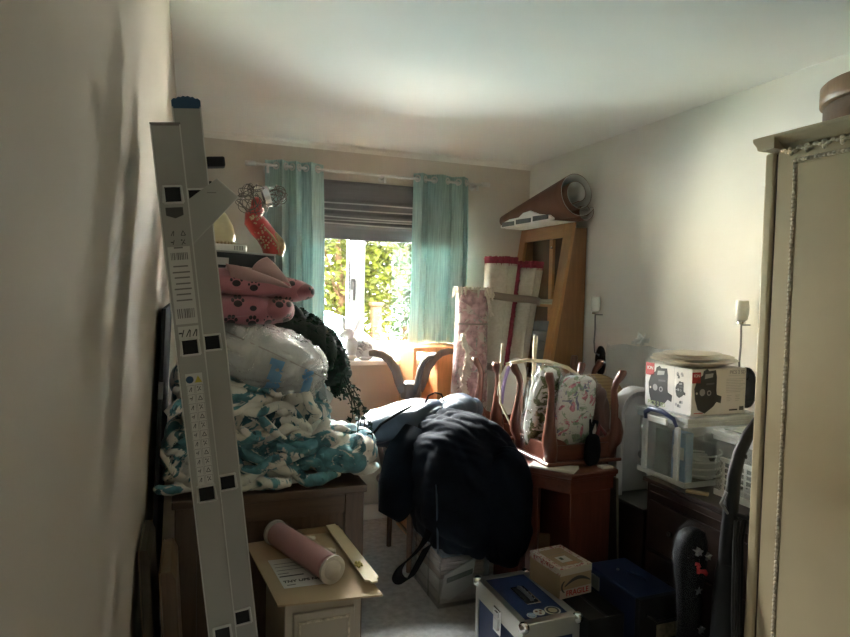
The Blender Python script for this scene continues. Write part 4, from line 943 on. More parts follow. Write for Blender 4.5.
mat('cane',(.50,.43,.30),.6,var=.15,scale=30)
c1=thing('cane_rail','pale cane rods forming a rail across the upturned tables','cane rods',(0,0,0))
c1.location=(0,0,0)
MB().tube([(1.43,2.66,1.155),(1.52,2.62,1.178),(1.60,2.56,1.178),(1.67,2.50,1.155),(1.71,2.46,1.12)],[.009,.0085,.009,.009,.008],10).build('cross_rod','cane',c1,smooth=True)
MB().tube([(1.615,2.70,1.29),(1.60,2.68,1.22),(1.575,2.64,1.15),(1.56,2.62,1.08),(1.55,2.62,.85)],[.011,.011,.010,.009,.009],10).build('upright_rod','cane',c1,smooth=True)
MB().tube([(1.485,2.80,1.245),(1.475,2.79,1.18),(1.46,2.775,1.1),(1.46,2.765,.95),(1.47,2.66,.85)],[.009,.007,.006,.006,.006],10).build('thin_rod','cane',c1,smooth=True)
# wicker basket lying on its side
bands('wicker',(.20,.125,.06),(.44,.30,.15),42,'Z',.7,.35)
bs=thing('wicker_basket','round woven wicker basket standing on edge behind the floral panel','basket',(1.965,2.69,.752),(-.12,.0,-.25))
bkm=MB().lathe([(.0,.0),(.10,.002),(.14,.02),(.165,.055),(.168,.062),(.16,.06),(.13,.03),(.09,.012),(0,.01)],(0,0,0),52,T(0,0,.17)@R(PI/2,0,0)); bkm.build('bowl','wicker',bs,smooth=True)
ridge=MB()
for k in range(14): ridge.tube([( (.02+.0105*k)*math.cos(a),-.004-.0045*max(0,k-7),.17+(.02+.0105*k)*math.sin(a)) for a in [2*PI*i/40 for i in range(40)]],.0045,5,closed=True)
ridge.build('weave_ring',mat('wicker_light',(.46,.33,.18),.7,var=.35,scale=60),bs,smooth=True)
mat('maroon',(.16,.03,.035),.85,var=.15,bump=.3,sheen=.3); mat('taupe',(.17,.105,.095),.85,var=.15,bump=.3,sheen=.2)
tc_=folds(.012,11,(.6,.2,-.7),1.6,6,8.2)
g=thing('taupe_cloth','crumpled brown and maroon cloth hanging right of the floral panel','cloth',(1.772,2.385,.79))
MB().blob((-.0,.0,.15),(.042,.05,.15),60,50,2.5,lambda p:tc_(p),M=R(0,-.10,0)).build('cloth','taupe',g,smooth='all')
MB().tube([(-.10,-.07,.0),(-.06,-.075,.07),(-.045,-.075,.12),(-.01,-.075,.08),(.02,-.07,.02)],[.006,.014,.013,.013,.008],10,flat=(1,.5)).build('maroon_edge','maroon',g,smooth=True)
MB().prism([(-.105,.01),(-.05,.05),(-.058,.13)],-.064,-.058,'xz').build('cream_card','paper_white',g)
g=thing('black_pouch','small black pouch hanging over the front apron of the upturned table','pouch',(1.655,2.262,.80),(0,0,.0))
MB().blob((0,0,.02),(.038,.018,.068),40,36,3,lambda p:.006*nz(p,18,2)).build('pouch','black_cloth',g,smooth='all')
MB().tube([(-.01,0,.08),(-.005,.01,.12),(.005,.03,.15)],[.012,.010,.006],10,flat=(1,.4)).build('strap','black_cloth',g,smooth=True)

# ================================================================== RIGHT: low chest, grey stool, foam
lc=thing('low_chest','low black chest under the grey plastic stool','chest',(0,0,0))
MB().box(1.80,2.21,2.09,2.47,.03,.585).build('body','dark_wood_v',lc,bevel=.003); MB().box(1.79,2.215,2.08,2.48,.585,.60).build('lid',mat('chest_top',(.055,.052,.048),.6),lc,bevel=.003); MB().box(1.81,2.2,2.1,2.46,0,.03).build('plinth','dark_wood_v',lc)
mat('stool_grey',(.50,.50,.51),.45,var=.04)
gs=thing('plastic_stool','pale grey plastic stool standing on end behind the storage box','stool',(1.915,2.30,.60))
def arch(w,h,t,n=14):
    o=[(-w,0)]+[(-w*math.cos(PI*i/n) if True else 0,h-w+w*math.sin(PI*i/n)) for i in range(n+1)]+[(w,0)]
    i_=[((w-t),0)]+[((w-t)*math.cos(PI*i/n),h-w+(w-t)*math.sin(PI*i/n)) for i in range(n+1)]+[(-(w-t),0)]
    return o+i_
am=MB(); vs=arch(.12,.485,.035); n2=len(vs)//2
outer=vs[:n2]; inner=vs[n2:][::-1]
for i in range(n2-1):
    q4=[outer[i],outer[i+1],inner[i+1],inner[i]]; am.prism(q4,-.03,.03,'xz')
am.build('arched_frame','stool_grey',gs,smooth=True)
MB().prism([(-.085,.0)]+[(-.085*math.cos(PI*i/14),.365+.085*math.sin(PI*i/14)) for i in range(15)]+[(.085,0)],.012,.022,'xz').build('seat_panel',mat('stool_shade',(.44,.44,.45),.5),gs)
mat('foam_white',(.66,.68,.66),.6,var=.05,scale=30,bump=.7,bscale=60); clear('bubble',(.95,.97,.96),.75,.25,.9,70)
fm=thing('bubble_wrap','sheet of white bubble wrap propped against the right wall','bubble wrap',(2.2,2.62,.602))
fm.location=(2.195,2.60,.75)
MB().sheet(lambda u,v:(.01+.018*nz((u*6,v*5,1),1)-.03*(1-v),-.36+u*.66,v*.50-.02*u+.012*nz((u*7,0,2),1)),50,36,.006).build('sheet','bubble',fm,smooth='all')
pf_=MB(); q=random.Random(21)
for k in range(26): pf_.sheet(lambda u,v,a=q.uniform(0,6.3),b=q.uniform(-.6,1.2),l=q.uniform(.03,.06):((u*l*math.cos(a)*math.cos(b))*.6-.03,u*l*math.sin(a)*math.cos(b)*1.3-.02+(v-.5)*.03*math.sin(u*PI),.52+u*l*math.sin(b)*.7+.01*math.cos(v*3)),6,3,.0008)
pf_.build('tissue_puff','foam_white',fm,smooth='all')

# ================================================================== RIGHT: dresser, boxes, plates
ds=thing('dark_dresser','near-black wooden dresser carrying the clear storage boxes','dresser',(0,0,0))
MB().box(1.785,2.215,1.475,2.055,.04,.735).build('body','dark_wood_v',ds,bevel=.003); MB().box(1.765,2.22,1.47,2.065,.735,.752).build('top','dark_wood',ds,bevel=.004)
MB().box(1.80,2.2,1.48,2.04,0,.04).build('plinth','dark_wood',ds)
mat('dresser_line',(.075,.058,.05),.35)
for k,(z0,z1) in enumerate(((.70,.73),(.47,.665),(.265,.455),(.06,.25))):
    d=MB().box(1.772,1.785,1.49,2.03,z0,z1).build('drawer' if k else 'frieze','dark_wood',ds,bevel=.003)
    MB().box(1.7695,1.772,1.495,2.025,z0+.002,z0+.004).build('inlay_line','dresser_line',d)
    if k: 
        for y_ in (1.60,1.90): MB().blob((1.765,y_,(z0+z1)/2),(.01,.012,.012),16,10,2).build('knob','black_gloss',d,smooth='all')
def clear_box(label,x0,x1,y0,y1,z0,z1,handle=True,film='box_clear',lidm='lid_clear'):
    t=thing('storage_box',label,'storage box',((x0+x1)/2,(y0+y1)/2,z0),group='clear storage boxes on the dresser')
    a=(x1-x0)/2; b=(y1-y0)/2; h=z1-z0; th=.003
    m=MB()
    for bx in ((-a+.01,a-.01,-b+.01,b-.01,0,th),(-a+.01,-a+.01+th,-b+.01,b-.01,th,h-.03),(a-.01-th,a-.01,-b+.01,b-.01,th,h-.03),(-a+.01+th,a-.01-th,-b+.01,-b+.01+th,th,h-.03),(-a+.01+th,a-.01-th,b-.01-th,b-.01,th,h-.03)): m.box(*bx)
    m.build('bin',film,t)
    rm=MB()
    for bx in ((-a,a,-b,-b+.012,h-.045,h-.028),(-a,a,b-.012,b,h-.045,h-.028),(-a,-a+.012,-b+.012,b-.012,h-.045,h-.028),(a-.012,a,-b+.012,b-.012,h-.045,h-.028)): rm.box(*bx)
    rm.build('rim',lidm,t,bevel=.002)
    ft=MB()
    for bx in ((-a+.006,a-.006,-b+.006,-b+.012,0,.022),(-a+.006,-a+.012,-b+.012,b-.006,0,.022)): ft.box(*bx)
    ft.build('foot_rim',lidm,t,bevel=.002)
    lid=MB(); lid.box(-a-.004,a+.004,-b-.004,b+.004,h-.027,h-.008); lid.box(-a+.025,a-.025,-b+.025,b-.025,h-.008,h); lid.build('lid',lidm,t,bevel=.004)
    return t
clear('box_clear',(.96,.97,.97),.13,.1); clear('lid_clear',(.92,.93,.92),.5,.22)
b1=clear_box('large clear storage box with navy clip handle on the dresser end',1.80,2.19,1.865,2.155,.753,1.038)
mat('navy_clip',(.02,.03,.09),.4)
hm=MB().tube([(-.199,.085,.235),(-.206,.08,.262),(-.21,.045,.283),(-.212,-.03,.284),(-.208,-.085,.265),(-.2,-.095,.235)],[.008,.010,.011,.011,.010,.008],12,flat=(1,.7)).build('clip_handle','navy_clip',b1,smooth=True)
MB().box(-.216,-.205,-.055,.055,.232,.258).build('grip_pad','gloss_white',b1,bevel=.004)
for y_ in (-.10,.085): MB().box(-.205,-.192,y_-.012,y_+.012,.02,.235).build('end_rib','lid_clear',b1,bevel=.003)
MB().lathe([(0,0),(.016,0),(.016,.002),(0,.002)],(0,0,0),20,T(-.187,.12,.07)@R(0,-PI/2,0)).build('round_badge','ink',b1)
b2=clear_box('smaller clear storage box with a pale lid beside the wardrobe',1.865,2.20,1.48,1.80,.753,1.01)
bx=thing('white_basket','white lattice plastic basket inside the smaller clear box','basket',(2.03,1.6425,.7565))
lat=MB()
for k in range(9): lat.box(-.13+.0325*k-.004,-.13+.0325*k+.004,-.145,-.140,0,.13); lat.box(-.137,-.132,-.13+.0325*k-.004,-.13+.0325*k+.004,0,.13)
for k in range(6): lat.box(-.137,.137,-.146,-.141,.012+.022*k,.017+.022*k); lat.box(-.138,-.133,-.14,.137,.012+.022*k,.017+.022*k)
lat.build('lattice','gloss_white',bx); MB().box(-.13,.13,-.138,.138,0,.004).build('base','gloss_white',bx)
MB().box(-.142,.142,-.15,-.138,.128,.14).build('rim','gloss_white',bx,bevel=.002); MB().box(-.142,-.13,-.138,.142,.128,.14).build('rim','gloss_white',bx,bevel=.002)
# contents of large box
mat('packet_blue',(.16,.30,.48),.5,var=.3,scale=14); mat('packet_teal',(.20,.27,.24),.5,var=.35,scale=12)
g=thing('blue_packet','blue printed packet inside the large clear box','packet',(1.845,1.955,.76)); MB().box(-.008,.03,-.05,.03,0,.20).build('packet','packet_blue',g,bevel=.004); MB().box(-.009,-.008,-.04,.02,.09,.14).build('print','paper_white',g)
g=thing('green_packet','dark green packet beside the blue one in the clear box','packet',(1.845,2.055,.76)); MB().box(-.004,.04,-.05,.03,0,.19).build('packet','packet_teal',g,bevel=.004)
g=thing('white_bowl','white bowl nested in the front corner of the clear box','bowl',(1.97,1.955,.76))
MB().lathe([(.03,0),(.045,.004),(.068,.05),(.072,.085),(.068,.085),(.06,.05),(.0,.012)],(0,0,0),32,caps=False).build('bowl','china',g,smooth=True)
g=thing('cable_coil','white cable coiled around the bowl in the clear box','cable',(1.97,1.955,.76))
cbl=MB(); cbl.tube([((.078+.004*math.sin(i*.7))*math.cos(i*.21),(.074)*math.sin(i*.21),.006+.0009*i) for i in range(120)],.004,6); cbl.build('cable','gloss_white',g,smooth=True)
g=thing('dark_gadget','dark grey appliance lying at the back of the clear box','appliance',(2.09,2.03,.76)); MB().box(-.06,.06,-.09,.09,0,.13).build('case','charcoal',g,bevel=.02,seg=3); MB().lathe([(.03,0),(.03,.02),(.02,.03),(0,.03)],(0,0,.13),20).build('dial','steel_dark',g,smooth=True)
g=thing('pine_offcut','thin pale wooden strip on the dresser between the boxes','wood strip',(1.805,1.82,.753),(0,0,-.9)); MB().box(-.03,.05,-.015,.015,0,.008).build('strip',wood('strip_pine',(.42,.31,.17),.6,'x'),g,bevel=.001)
# scanner carton
mat('carton_white',(.66,.63,.61),.45,var=.03); mat('carton_red',(.42,.02,.025),.5); mat('carton_ink',(.025,.025,.03),.45); mat('carton_grey',(.33,.32,.33),.6); mat('carton_green',(.35,.40,.18),.6); mat('carton_dark',(.10,.10,.11),.5)
ct=thing('scanner_carton','white carton printed with a black scanner and red corner logo','carton',(0,0,1.039),(0,0,.0))
X0,X1,Y0_,Y1_=1.822,2.10,1.872,2.135; hC=.182
MB().box(X0,X1,Y0_,Y1_,0,hC).build('carton','carton_white',ct,bevel=.002)
def art(poly,m,M,name,d=.0006): return MB().prism(poly,.0001,d,'xy',M).build(name,m,ct)
def scanner(M,s,mx,name='scanner_picture'):
    pts=[(-.35,-.15),(-.38,.12),(-.3,.34),(-.12,.46),(-.1,.56),(.02,.62),(.08,.56),(.3,.58),(.34,.4),(.34,.05),(.36,-.05),(.52,-.1),(.5,-.28),(.36,-.24),(.25,-.36),(-.02,-.52),(-.25,-.42)]
    o=art([(mx*x*s,y*s) for x,y in pts],'carton_ink',M,name)
    for (cx,cy,r_,m_) in ((-.12,.02,.09,'carton_grey'),(.1,0,.07,'carton_grey'),(.1,0,.04,'carton_ink'),(-.3,.0,.03,'carton_white')):
        MB().prism([(mx*(cx+r_*math.cos(2*PI*k/14))*s,(cy+r_*math.sin(2*PI*k/14))*s) for k in range(14)],.0006,.0011 if m_!='carton_ink' else .0013,'xy',M).build('picture_detail',m_,o)
    MB().prism([(mx*x*s,y*s) for x,y in ((-.06,.36),(.2,.40),(.22,.5),(-.04,.48))],.0006,.0011,'xy',M).build('picture_detail','carton_grey',o)
    MB().prism([(mx*x*s,y*s) for x,y in ((.0,.2),(.26,.22),(.26,.26),(.0,.25))],.0006,.0011,'xy',M).build('picture_detail','carton_dark',o)
ML=face_M((X0,(Y0_+Y1_)/2,hC/2),(0,-1,0),(0,0,1))   # left face, x runs toward the camera
MF=face_M(((X0+X1)/2,Y0_,hC/2),(1,0,0),(0,0,1))      # near face
wL=(Y1_-Y0_)/2; wF=(X1-X0)/2; hh=hC/2
scanner(ML@T(-.052,-.012,0),.155,1); scanner(MF@T(-.068,-.004,0),.155,1)
art([(-wL,hh),(-wL+.052,hh),(-wL+.052,hh-.052),(-wL,hh-.052)],'carton_red',ML,'red_logo'); text('ION',.020,'carton_white',ct,ML@T(-wL+.028,hh-.022,.0012))
art([(-wF,hh-.012),(-wF+.042,hh-.012),(-wF+.042,hh-.055),(-wF,hh-.055)],'carton_red',MF,'red_logo'); text('ION',.017,'carton_white',ct,MF@T(-wF+.022,hh-.026,.0012))
text('PICS 2 SD',.025,'carton_green',ct,ML@T(-.06,-hh+.015,.0006),bold=.0003)
text('PICS 2 SD',.020,'carton_grey',ct,MF@T(.092,hh-.016,.0006),bold=.0004); art([(.045,hh-.028),(.137,hh-.028),(.137,hh-.029),(.045,hh-.029)],'carton_grey',MF,'print_line')
scanner(ML@T(.068,.0,0),.06,1,'small_picture')
for (x_,y_) in ((.068,.055),(.068,-.058)):
    q=random.Random(int(y_*1000)); 
    for k in range(5): cx=x_+q.uniform(-.018,.018); cy=y_+q.uniform(-.012,.012); art([(cx-.006,cy-.006),(cx+.006,cy-.004),(cx+.004,cy+.007),(cx-.004,cy+.005)],'carton_dark' if k%2 else 'carton_grey',ML,'small_picture')
art([(.036,-hh),(.0365,-hh),(.0365,hh),(.036,hh)],'carton_grey',ML,'print_line')
for k in range(9):
    y_=hh-.042-.0065*k; art([(.035,y_),(.135-.012*(k%3),y_),(.135-.012*(k%3),y_-.0014),(.035,y_-.0014)],'carton_grey',MF,'print_line')
for k in range(4):
    for c_ in (0,1): y_=hh-.108-.007*k; art([(.04+.045*c_,y_),(.065+.045*c_-.006*(k%2),y_),(.065+.045*c_-.006*(k%2),y_-.0014),(.04+.045*c_,y_-.0014)],'carton_grey',MF,'print_line')
for k in range(9): art([(.108+.0026*k,-hh+.012),(.1094+.0026*k+.0004*(k%2),-hh+.012),(.1094+.0026*k+.0004*(k%2),-hh+.028),(.108+.0026*k,-hh+.028)],'carton_ink',MF,'barcode_bar')
art([(.055,-hh+.012),(.098,-hh+.012),(.098,-hh+.018),(.055,-hh+.018)],'carton_ink',MF,'print_block'); art([(-.125,-hh+.007),(-.08,-hh+.007),(-.08,-hh+.010),(-.125,-hh+.010)],'carton_red',MF,'print_line')
# plates
mat('plate_cream',(.62,.56,.44),.35,var=.05,coat=.2)
for i,(r_,z_,cx,lab) in enumerate(((.20,1.222,1.952,'largest cream platter, bottom of the stack on the scanner carton'),(.185,1.2455,1.945,'middle cream platter of the stack on the scanner carton'),(.135,1.259,1.940,'smallest cream platter on top of the stack'))):
    g=thing('platter',lab,'plate',(cx,2.0,z_),(.0,.0,.3),group='platters stacked on the carton')
    k=r_/.2; hgt=.024 if i==0 else (.014 if i==1 else .012)
    MB().lathe([(0,0),(.11*k,0),(.13*k,.004),(.19*k,hgt-.003),(.2*k,hgt),(.195*k,hgt+.002),(.14*k,hgt-.008 if i==0 else hgt-.006),(0,hgt-.01 if i==0 else hgt-.007)],(0,0,0),56,Matrix.Diagonal((1,.8,1,1))).build('dish','plate_cream',g,smooth=True)

# ================================================================== VACUUM, BUNDLE
vc=thing('vacuum_cleaner','black upright vacuum cleaner with curved handle beside the wardrobe','vacuum cleaner',(1.66,1.52,0))
MB().tube([(.115,0,1.115),(.10,0,1.09),(.065,0,1.05),(.03,0,.99),(.012,0,.92),(.005,0,.82),(.0,0,.70),(0,0,.6)],[.012,.019,.021,.022,.024,.026,.03,.032],18,flat=(1,.8)).build('handle',mat('handle_grey',(.012,.0125,.013),.5,spec=.25),vc,smooth=True)
MB().blob((.036,-.022,.985),(.004,.004,.009),12,8,2).build('button','black_gloss',vc,smooth='all')
MB().lathe([(.035,.10),(.042,.12),(.044,.3),(.042,.5),(.036,.6),(.03,.63)],(0,0,0),28).build('canister','black_plastic',vc,smooth=True)
MB().box(-.09,.10,-.06,.045,0,.11).build('floor_head','black_plastic',vc,bevel=.025,seg=3)
for x_ in (-.09,.10): MB().lathe([(0,0),(.035,0),(.035,.02),(0,.02)],(0,0,0),20,T(x_-.01,.03,.036)@R(0,PI/2,0)).build('wheel','black_gloss',vc,smooth=True)
for k in range(4):
    MB().tube([(-.01+.012*k,-.032-.003*k,.78),(.03+.008*k,-.04,.80),(.055+.004*k,-.045,.70),(.05+.005*k,-.06,.45),(.03+.01*k,-.07,.2),(-.005+.01*k,-.072,.12),(-.03+.012*k,-.07,.25),(-.035+.012*k,-.06,.5),(-.02+.012*k,-.04,.72)],.0045,8,closed=True).build('cable_loop',mat('cable_black',(.02,.02,.02),.4,spec=.3),vc,smooth=True)
for z_ in (.80,.36): MB().tube([(.0,-.03,z_),(.02,-.07,z_-.005),(.04,-.07,z_+.01)],.008,8).build('cable_hook','black_plastic',vc,smooth=True)
MB().tube([(-.05,-.03,.88),(-.06,-.02,.84),(-.02,-.01,.80)],[.004,.006,.004],8).build('release_lever','steel_dark',vc,smooth=True)
blotch('star_print',(.006,.0065,.008),[((.14,.15,.16),24,.68,3.),((.22,.03,.03),9,.69,8.)],.6,.5,60,0,0)
MATS['star_print'].node_tree.nodes['Principled BSDF'].inputs['Specular IOR Level'].default_value=.1
bn=thing('wrapped_bundle','tall dark plastic-wrapped bundle with star print beside the vacuum','bundle',(1.632,1.65,0))
bnf=folds(.006,14,(.4,.3,-.8),1.8,7,2.9)
bb_=MB().tube([(0,0,.0),(0,0,.02),(.002,0,.12),(.0,0,.25),(.004,0,.34),(.004,0,.42),(.0,0,.5),(-.002,0,.55),(-.002,0,.60),(0,0,.64),(.006,0,.67),(.010,0,.69),(.012,0,.70)],[.03,.044,.041,.043,.039,.041,.045,.051,.055,.053,.046,.034,.012],48)
for i,v in enumerate(bb_.v):
    d=.010*nz(v,22,3)+.004*math.sin(v[2]*80+v[0]*70); bb_.v[i]=(v[0]*(1+d*7),v[1]*(1+d*7),v[2]+d*.6)
bb_.build('bundle','star_print',bn,smooth='all')
for k,(cx,cz) in enumerate(((-.02,.64),(.02,.62),(-.005,.50),(.015,.36),(-.01,.28))):
    st=[]
    for i in range(10): a=PI/2+i*PI/5; r_=.015 if i%2==0 else .006; st.append((cx+r_*math.cos(a),cz+r_*math.sin(a)))
    MB().prism(st,-.062 if cz>.55 else -.05,-.04,'xz').build('printed_star',mat('star_silver',(.14,.15,.16),.4),bn)
for (a,b,c,d,e_) in ((-.03,.60,-.012,.585,.012),(-.022,.59,-.018,.565,.010),(-.015,.572,.022,.556,.014),(.0,.57,.02,.56,.012)):
    MB().tube([(a,-.052,b),((a+c)/2,-.056,(b+d)/2+.006),(c,-.054,d)],e_*.5,8,flat=(1,.3)).build('red_print','carton_red',bn,smooth=True)
cc_=MB().tube([(0,0,0),(0,0,.02),(.002,0,.25),(.004,0,.42),(0,0,.5),(-.002,0,.58),(0,0,.64),(.008,0,.69),(.012,0,.725)],[.034,.05,.048,.046,.05,.06,.062,.048,.02],48)
for i,v in enumerate(cc_.v): d=.006*nz(v,26,3)+.004*math.sin(v[2]*70+v[0]*60); cc_.v[i]=(v[0]*(1+d*6),v[1]*(1+d*6),v[2])
cc_.build('plastic_wrap',clear('crinkle_thin',(.97,.97,.98),.015,.1,1.0,60),bn,smooth='all')

# ================================================================== WARDROBE
wd=thing('wardrobe','tall cream painted wardrobe with beaded panel door on the right','wardrobe',(0,0,0))
WXF=1.655; WY1=1.437; WY0_=.25; WT=1.957
MB().box(WXF+.02,2.215,WY0_,WY1,.08,WT).build('carcass','cream_paint',wd,bevel=.003)
MB().box(WXF+.005,2.215,WY0_,WY1,0,.08).build('plinth','cream_paint',wd,bevel=.004)
MB().box(WXF-.004,WXF+.04,WY1-.032,WY1+.003,.08,WT-.012).build('corner_post','cream_paint',wd,bevel=.008,seg=3)
MB().box(WXF+.004,WXF+.02,WY1-.040,WY1-.033,.09,WT-.02).build('door_gap',mat('gap_brown',(.06,.035,.025),.8),wd)
co_=MB()
prof=[(0,0),(-.010,.003),(-.014,.009),(-.018,.014),(-.030,.022),(-.038,.027),(-.044,.033),(-.044,.042),(0,.042)]
co_.prism([(WXF+.02+a*1.1,WT-.006+b) for a,b in prof]+[(2.2,WT+.036),(2.2,WT-.006)],WY0_,WY1+.005,'xz')
co_.prism([(WY1+.003-a*.55,WT-.006+b) for a,b in prof]+[(WY1-.05,WT+.036),(WY1-.05,WT-.006)],WXF-.03,2.2,'yz')
co_.build('cornice','cream_paint',wd,bevel=.0015)
door=MB().box(WXF,WXF+.018,WY0_+.56,WY1-.04,.09,WT-.016).build('door','cream_paint',wd,bevel=.003)
door2=MB().box(WXF,WXF+.018,WY0_,WY0_+.555,.09,WT-.016).build('door','cream_paint',wd,bevel=.003)
PY1=WY1-.10; PZ1=WT-.05
pan=MB().box(WXF-.003,WXF+.001,WY0_+.64,PY1-.012,.2,PZ1-.012).build('panel','cream_paint',door,bevel=.001)
bead=MB()
z=.19
while z<PZ1:
    bead.blob((WXF-.002,PY1,z),(.005,.0055,.0075),8,6,2); z+=.013
y=PY1
while y>WY0_+.63:
    bead.blob((WXF-.002,y,PZ1),(.005,.0075,.0055),8,6,2); y-=.013
b_=bead.build('bead_moulding','gold_bead',door,smooth='all'); b_['kind']='stuff'
rail_=MB(); rail_.box(WXF-.0025,WXF+.001,PY1-.009,PY1-.006,.19,PZ1-.006); rail_.box(WXF-.0025,WXF+.001,PY1+.006,PY1+.009,.19,PZ1+.009); rail_.box(WXF-.0025,WXF+.001,WY0_+.63,PY1-.006,PZ1-.009,PZ1-.006); rail_.box(WXF-.0025,WXF+.001,WY0_+.63,PY1+.006,PZ1+.006,PZ1+.009); rail_.build('bead_fillet','cream_paint',door)
car_=MB(); q=random.Random(5); y=WY1-.06
while y>WY0_+.05:
    for k in range(5): 
        a=k/4; car_.blob((WXF-.003,y-.05*a,WT-.010-.010*math.sin(a*PI)-q.uniform(0,.004)),(.005,.009,.0055),8,6,2)
    car_.blob((WXF-.004,y-.025,WT-.026),(.006,.006,.008),8,6,2); car_.blob((WXF-.004,y-.025,WT-.012),(.007,.008,.006),8,6,2)
    y-=.052
c_=car_.build('carved_swags','gold_bead',wd,smooth='all'); c_['kind']='stuff'
# round box on the wardrobe
wood('round_wood',(.30,.165,.085),.45,'z',.2); wood('round_dark',(.14,.075,.045),.5,'x',.2)
rbx=thing('round_wooden_box','round wooden box lying on top of the wardrobe','box',(1.895,1.205,1.994))
MB().lathe([(0,0),(.185,0),(.19,.004),(.19,.075),(.185,.08),(0,.08)],(0,0,0),56).build('box','round_dark',rbx,smooth=True)
MB().lathe([(0,.081),(.196,.081),(.2,.085),(.2,.135),(.194,.142),(0,.142)],(0,0,0),56).build('lid','round_wood',rbx,smooth=True)

# ================================================================== FLOOR FRONT: flight case, parcel, tool box
mat('case_blue',(.018,.040,.13),.5,var=.08,scale=90,bump=.4,bscale=200)
fc=thing('flight_case','blue flight case with silver metal edges and corner caps on the carpet','flight case',(1.105,1.87,0))
wC,lC,hC2=.232,.385,.33
MB().box(.004,wC-.004,.004,lC-.004,.004,hC2-.004).build('shell','case_blue',fc)
e=.030
for nm,a in (('edge',(0,wC,0,e,hC2-.002,hC2+.001)),('edge',(0,wC,lC-e,lC,hC2-.002,hC2+.001)),('edge',(0,e*.8,e,lC-e,hC2-.002,hC2+.001)),('edge',(wC-e,wC,e,lC-e,hC2-.002,hC2+.001)),
    ('edge',(-.002,.003,0,lC,hC2-.075,hC2-.0)),('edge',(-.002,.003,0,lC,0,e)),('edge',(-.002,.003,0,.026,e,hC2-.075)),('edge',(-.002,.003,lC-.026,lC,e,hC2-.075)),
    ('edge',(.003,wC+.002,-.002,.003,hC2-.065,hC2)),('edge',(.003,wC,-.002,.003,0,e)),('edge',(.003,.026,-.002,.003,e,hC2-.065)),('edge',(wC-.026,wC+.002,-.002,.003,e,hC2-.065)),('edge',(wC-.003,wC+.002,.003,lC,hC2-.065,hC2))):
    MB().box(*a).build(nm,'alu_bright',fc,bevel=.001)
for x_ in (.004,wC-.004):
    for y_ in (.004,lC-.004):
        MB().blob((x_,y_,hC2-.012),(.020,.020,.020),20,14,2.4).build('corner_cap','chrome',fc,smooth='all')
        MB().blob((x_,y_,.014),(.018,.018,.014),20,14,2.4).build('corner_cap','chrome',fc,smooth='all')
ha=MB().box(.085,.145,.12,.26,hC2,hC2+.003).build('handle_plate','chrome',fc,bevel=.001); MB().box(.092,.138,.128,.252,hC2+.0025,hC2+.0045).build('recess','void_black',ha)
MB().tube([(.115,.135,hC2+.006),(.115,.15,hC2+.012),(.115,.23,hC2+.012),(.115,.245,hC2+.006)],.007,10).build('grip','steel_dark',fc,smooth=True)
for y_ in (.15,.175,.2,.225): MB().blob((.132,y_,hC2+.005),(.004,.004,.003),10,8,2).build('rivet','chrome',fc,smooth='all')
lt=MB().box(-.010,-.001,.155,.215,hC2-.125,hC2-.03).build('latch','chrome',fc,bevel=.003); MB().box(-.016,-.009,.167,.203,hC2-.11,hC2-.065).build('latch_tongue','alu_bright',lt,bevel=.003); MB().box(-.014,-.009,.172,.198,hC2-.06,hC2-.04).build('latch_hook','chrome',lt,bevel=.002)
for i,(x_,y_,r_) in enumerate(((.155,.058,.030),(.10,.062,.022),(.062,.050,.018))):
    sk=MB().lathe([(0,0),(r_,0),(r_,.0008),(0,.0008)],(x_,y_,hC2+.0002),28).build('round_sticker','label_white',fc)
    MB().lathe([(0,0),(r_*.82,0),(r_*.82,.0006),(0,.0006)],(x_,y_,hC2+.0009),24).build('sticker_ring','ink' if i==0 else ('label_white' if i==1 else 'packet_blue'),sk)
    if i==0: MB().lathe([(0,0),(r_*.55,0),(r_*.55,.0006),(0,.0006)],(x_,y_,hC2+.0014),20).build('sticker_centre',mat('stk_tan',(.42,.36,.24),.5),sk)
    if i==1:
        for k in range(3): a=k*2.1+.5; MB().lathe([(0,0),(r_*.25,0),(r_*.25,.0006),(0,.0006)],(x_+.45*r_*math.cos(a),y_+.45*r_*math.sin(a),hC2+.0014),12).build('sticker_mark',mat('stk_brown',(.22,.08,.05),.5),sk)
    if i==2:
        for k in range(3): MB().box(x_-r_*.6,x_+r_*.6,y_-.009+.007*k,y_-.006+.007*k,hC2+.0014,hC2+.0019).build('sticker_mark','label_white',sk)
kb=thing('black_carton','plain black carton beside the flight case under the parcel','carton',(1.352,1.83,0)); MB().box(0,.155,0,.33,0,.327).build('carton','black_plastic',kb,bevel=.003); MB().box(.07,.085,-.0005,.3305,.3265,.3276).build('tape','charcoal',kb)
az=thing('parcel','brown cardboard parcel with smile arrow and red fragile tape','parcel',(1.327,1.985,.332),(0,0,.10))
wA,lA,hA=.155,.195,.115
MB().box(0,wA,0,lA,0,hA).build('carton',mat('parcel_board',(.34,.25,.155),.8,var=.07,scale=6,bump=.1),az,bevel=.002)
blotch('fragile_tape',(.56,.50,.44),[((.36,.06,.06),70,.53,2.)],.4,.1,80,0)
tp_=MB(); tp_.box(-.0006,wA+.0006,0,.022,hA-.0005,hA+.0008); tp_.box(-.0006,wA+.0006,lA-.022,lA,hA-.0005,hA+.0008); tp_.box(0,.022,.022,lA-.022,hA-.0005,hA+.0008); tp_.box(wA-.022,wA,.022,lA-.022,hA-.0005,hA+.0008); tp_.build('tape_top','fragile_tape',az)
MB().box(-.0008,.0,0,lA,hA-.024,hA).build('tape_side','fragile_tape',az); MB().box(0,wA,-.0008,.0,hA-.026,hA).build('tape_front',mat('tape_clear',(.50,.44,.37),.35,var=.1),az)
MB().box(0,wA,-.0008,0,0,.034).build('tape_base',mat('tape_pale',(.50,.42,.36),.4),az); text('FRAGILE',.030,'carton_red',az,face_M((wA*.55,-.001,.017),(1,0,0),(0,0,1)),bold=.0006)
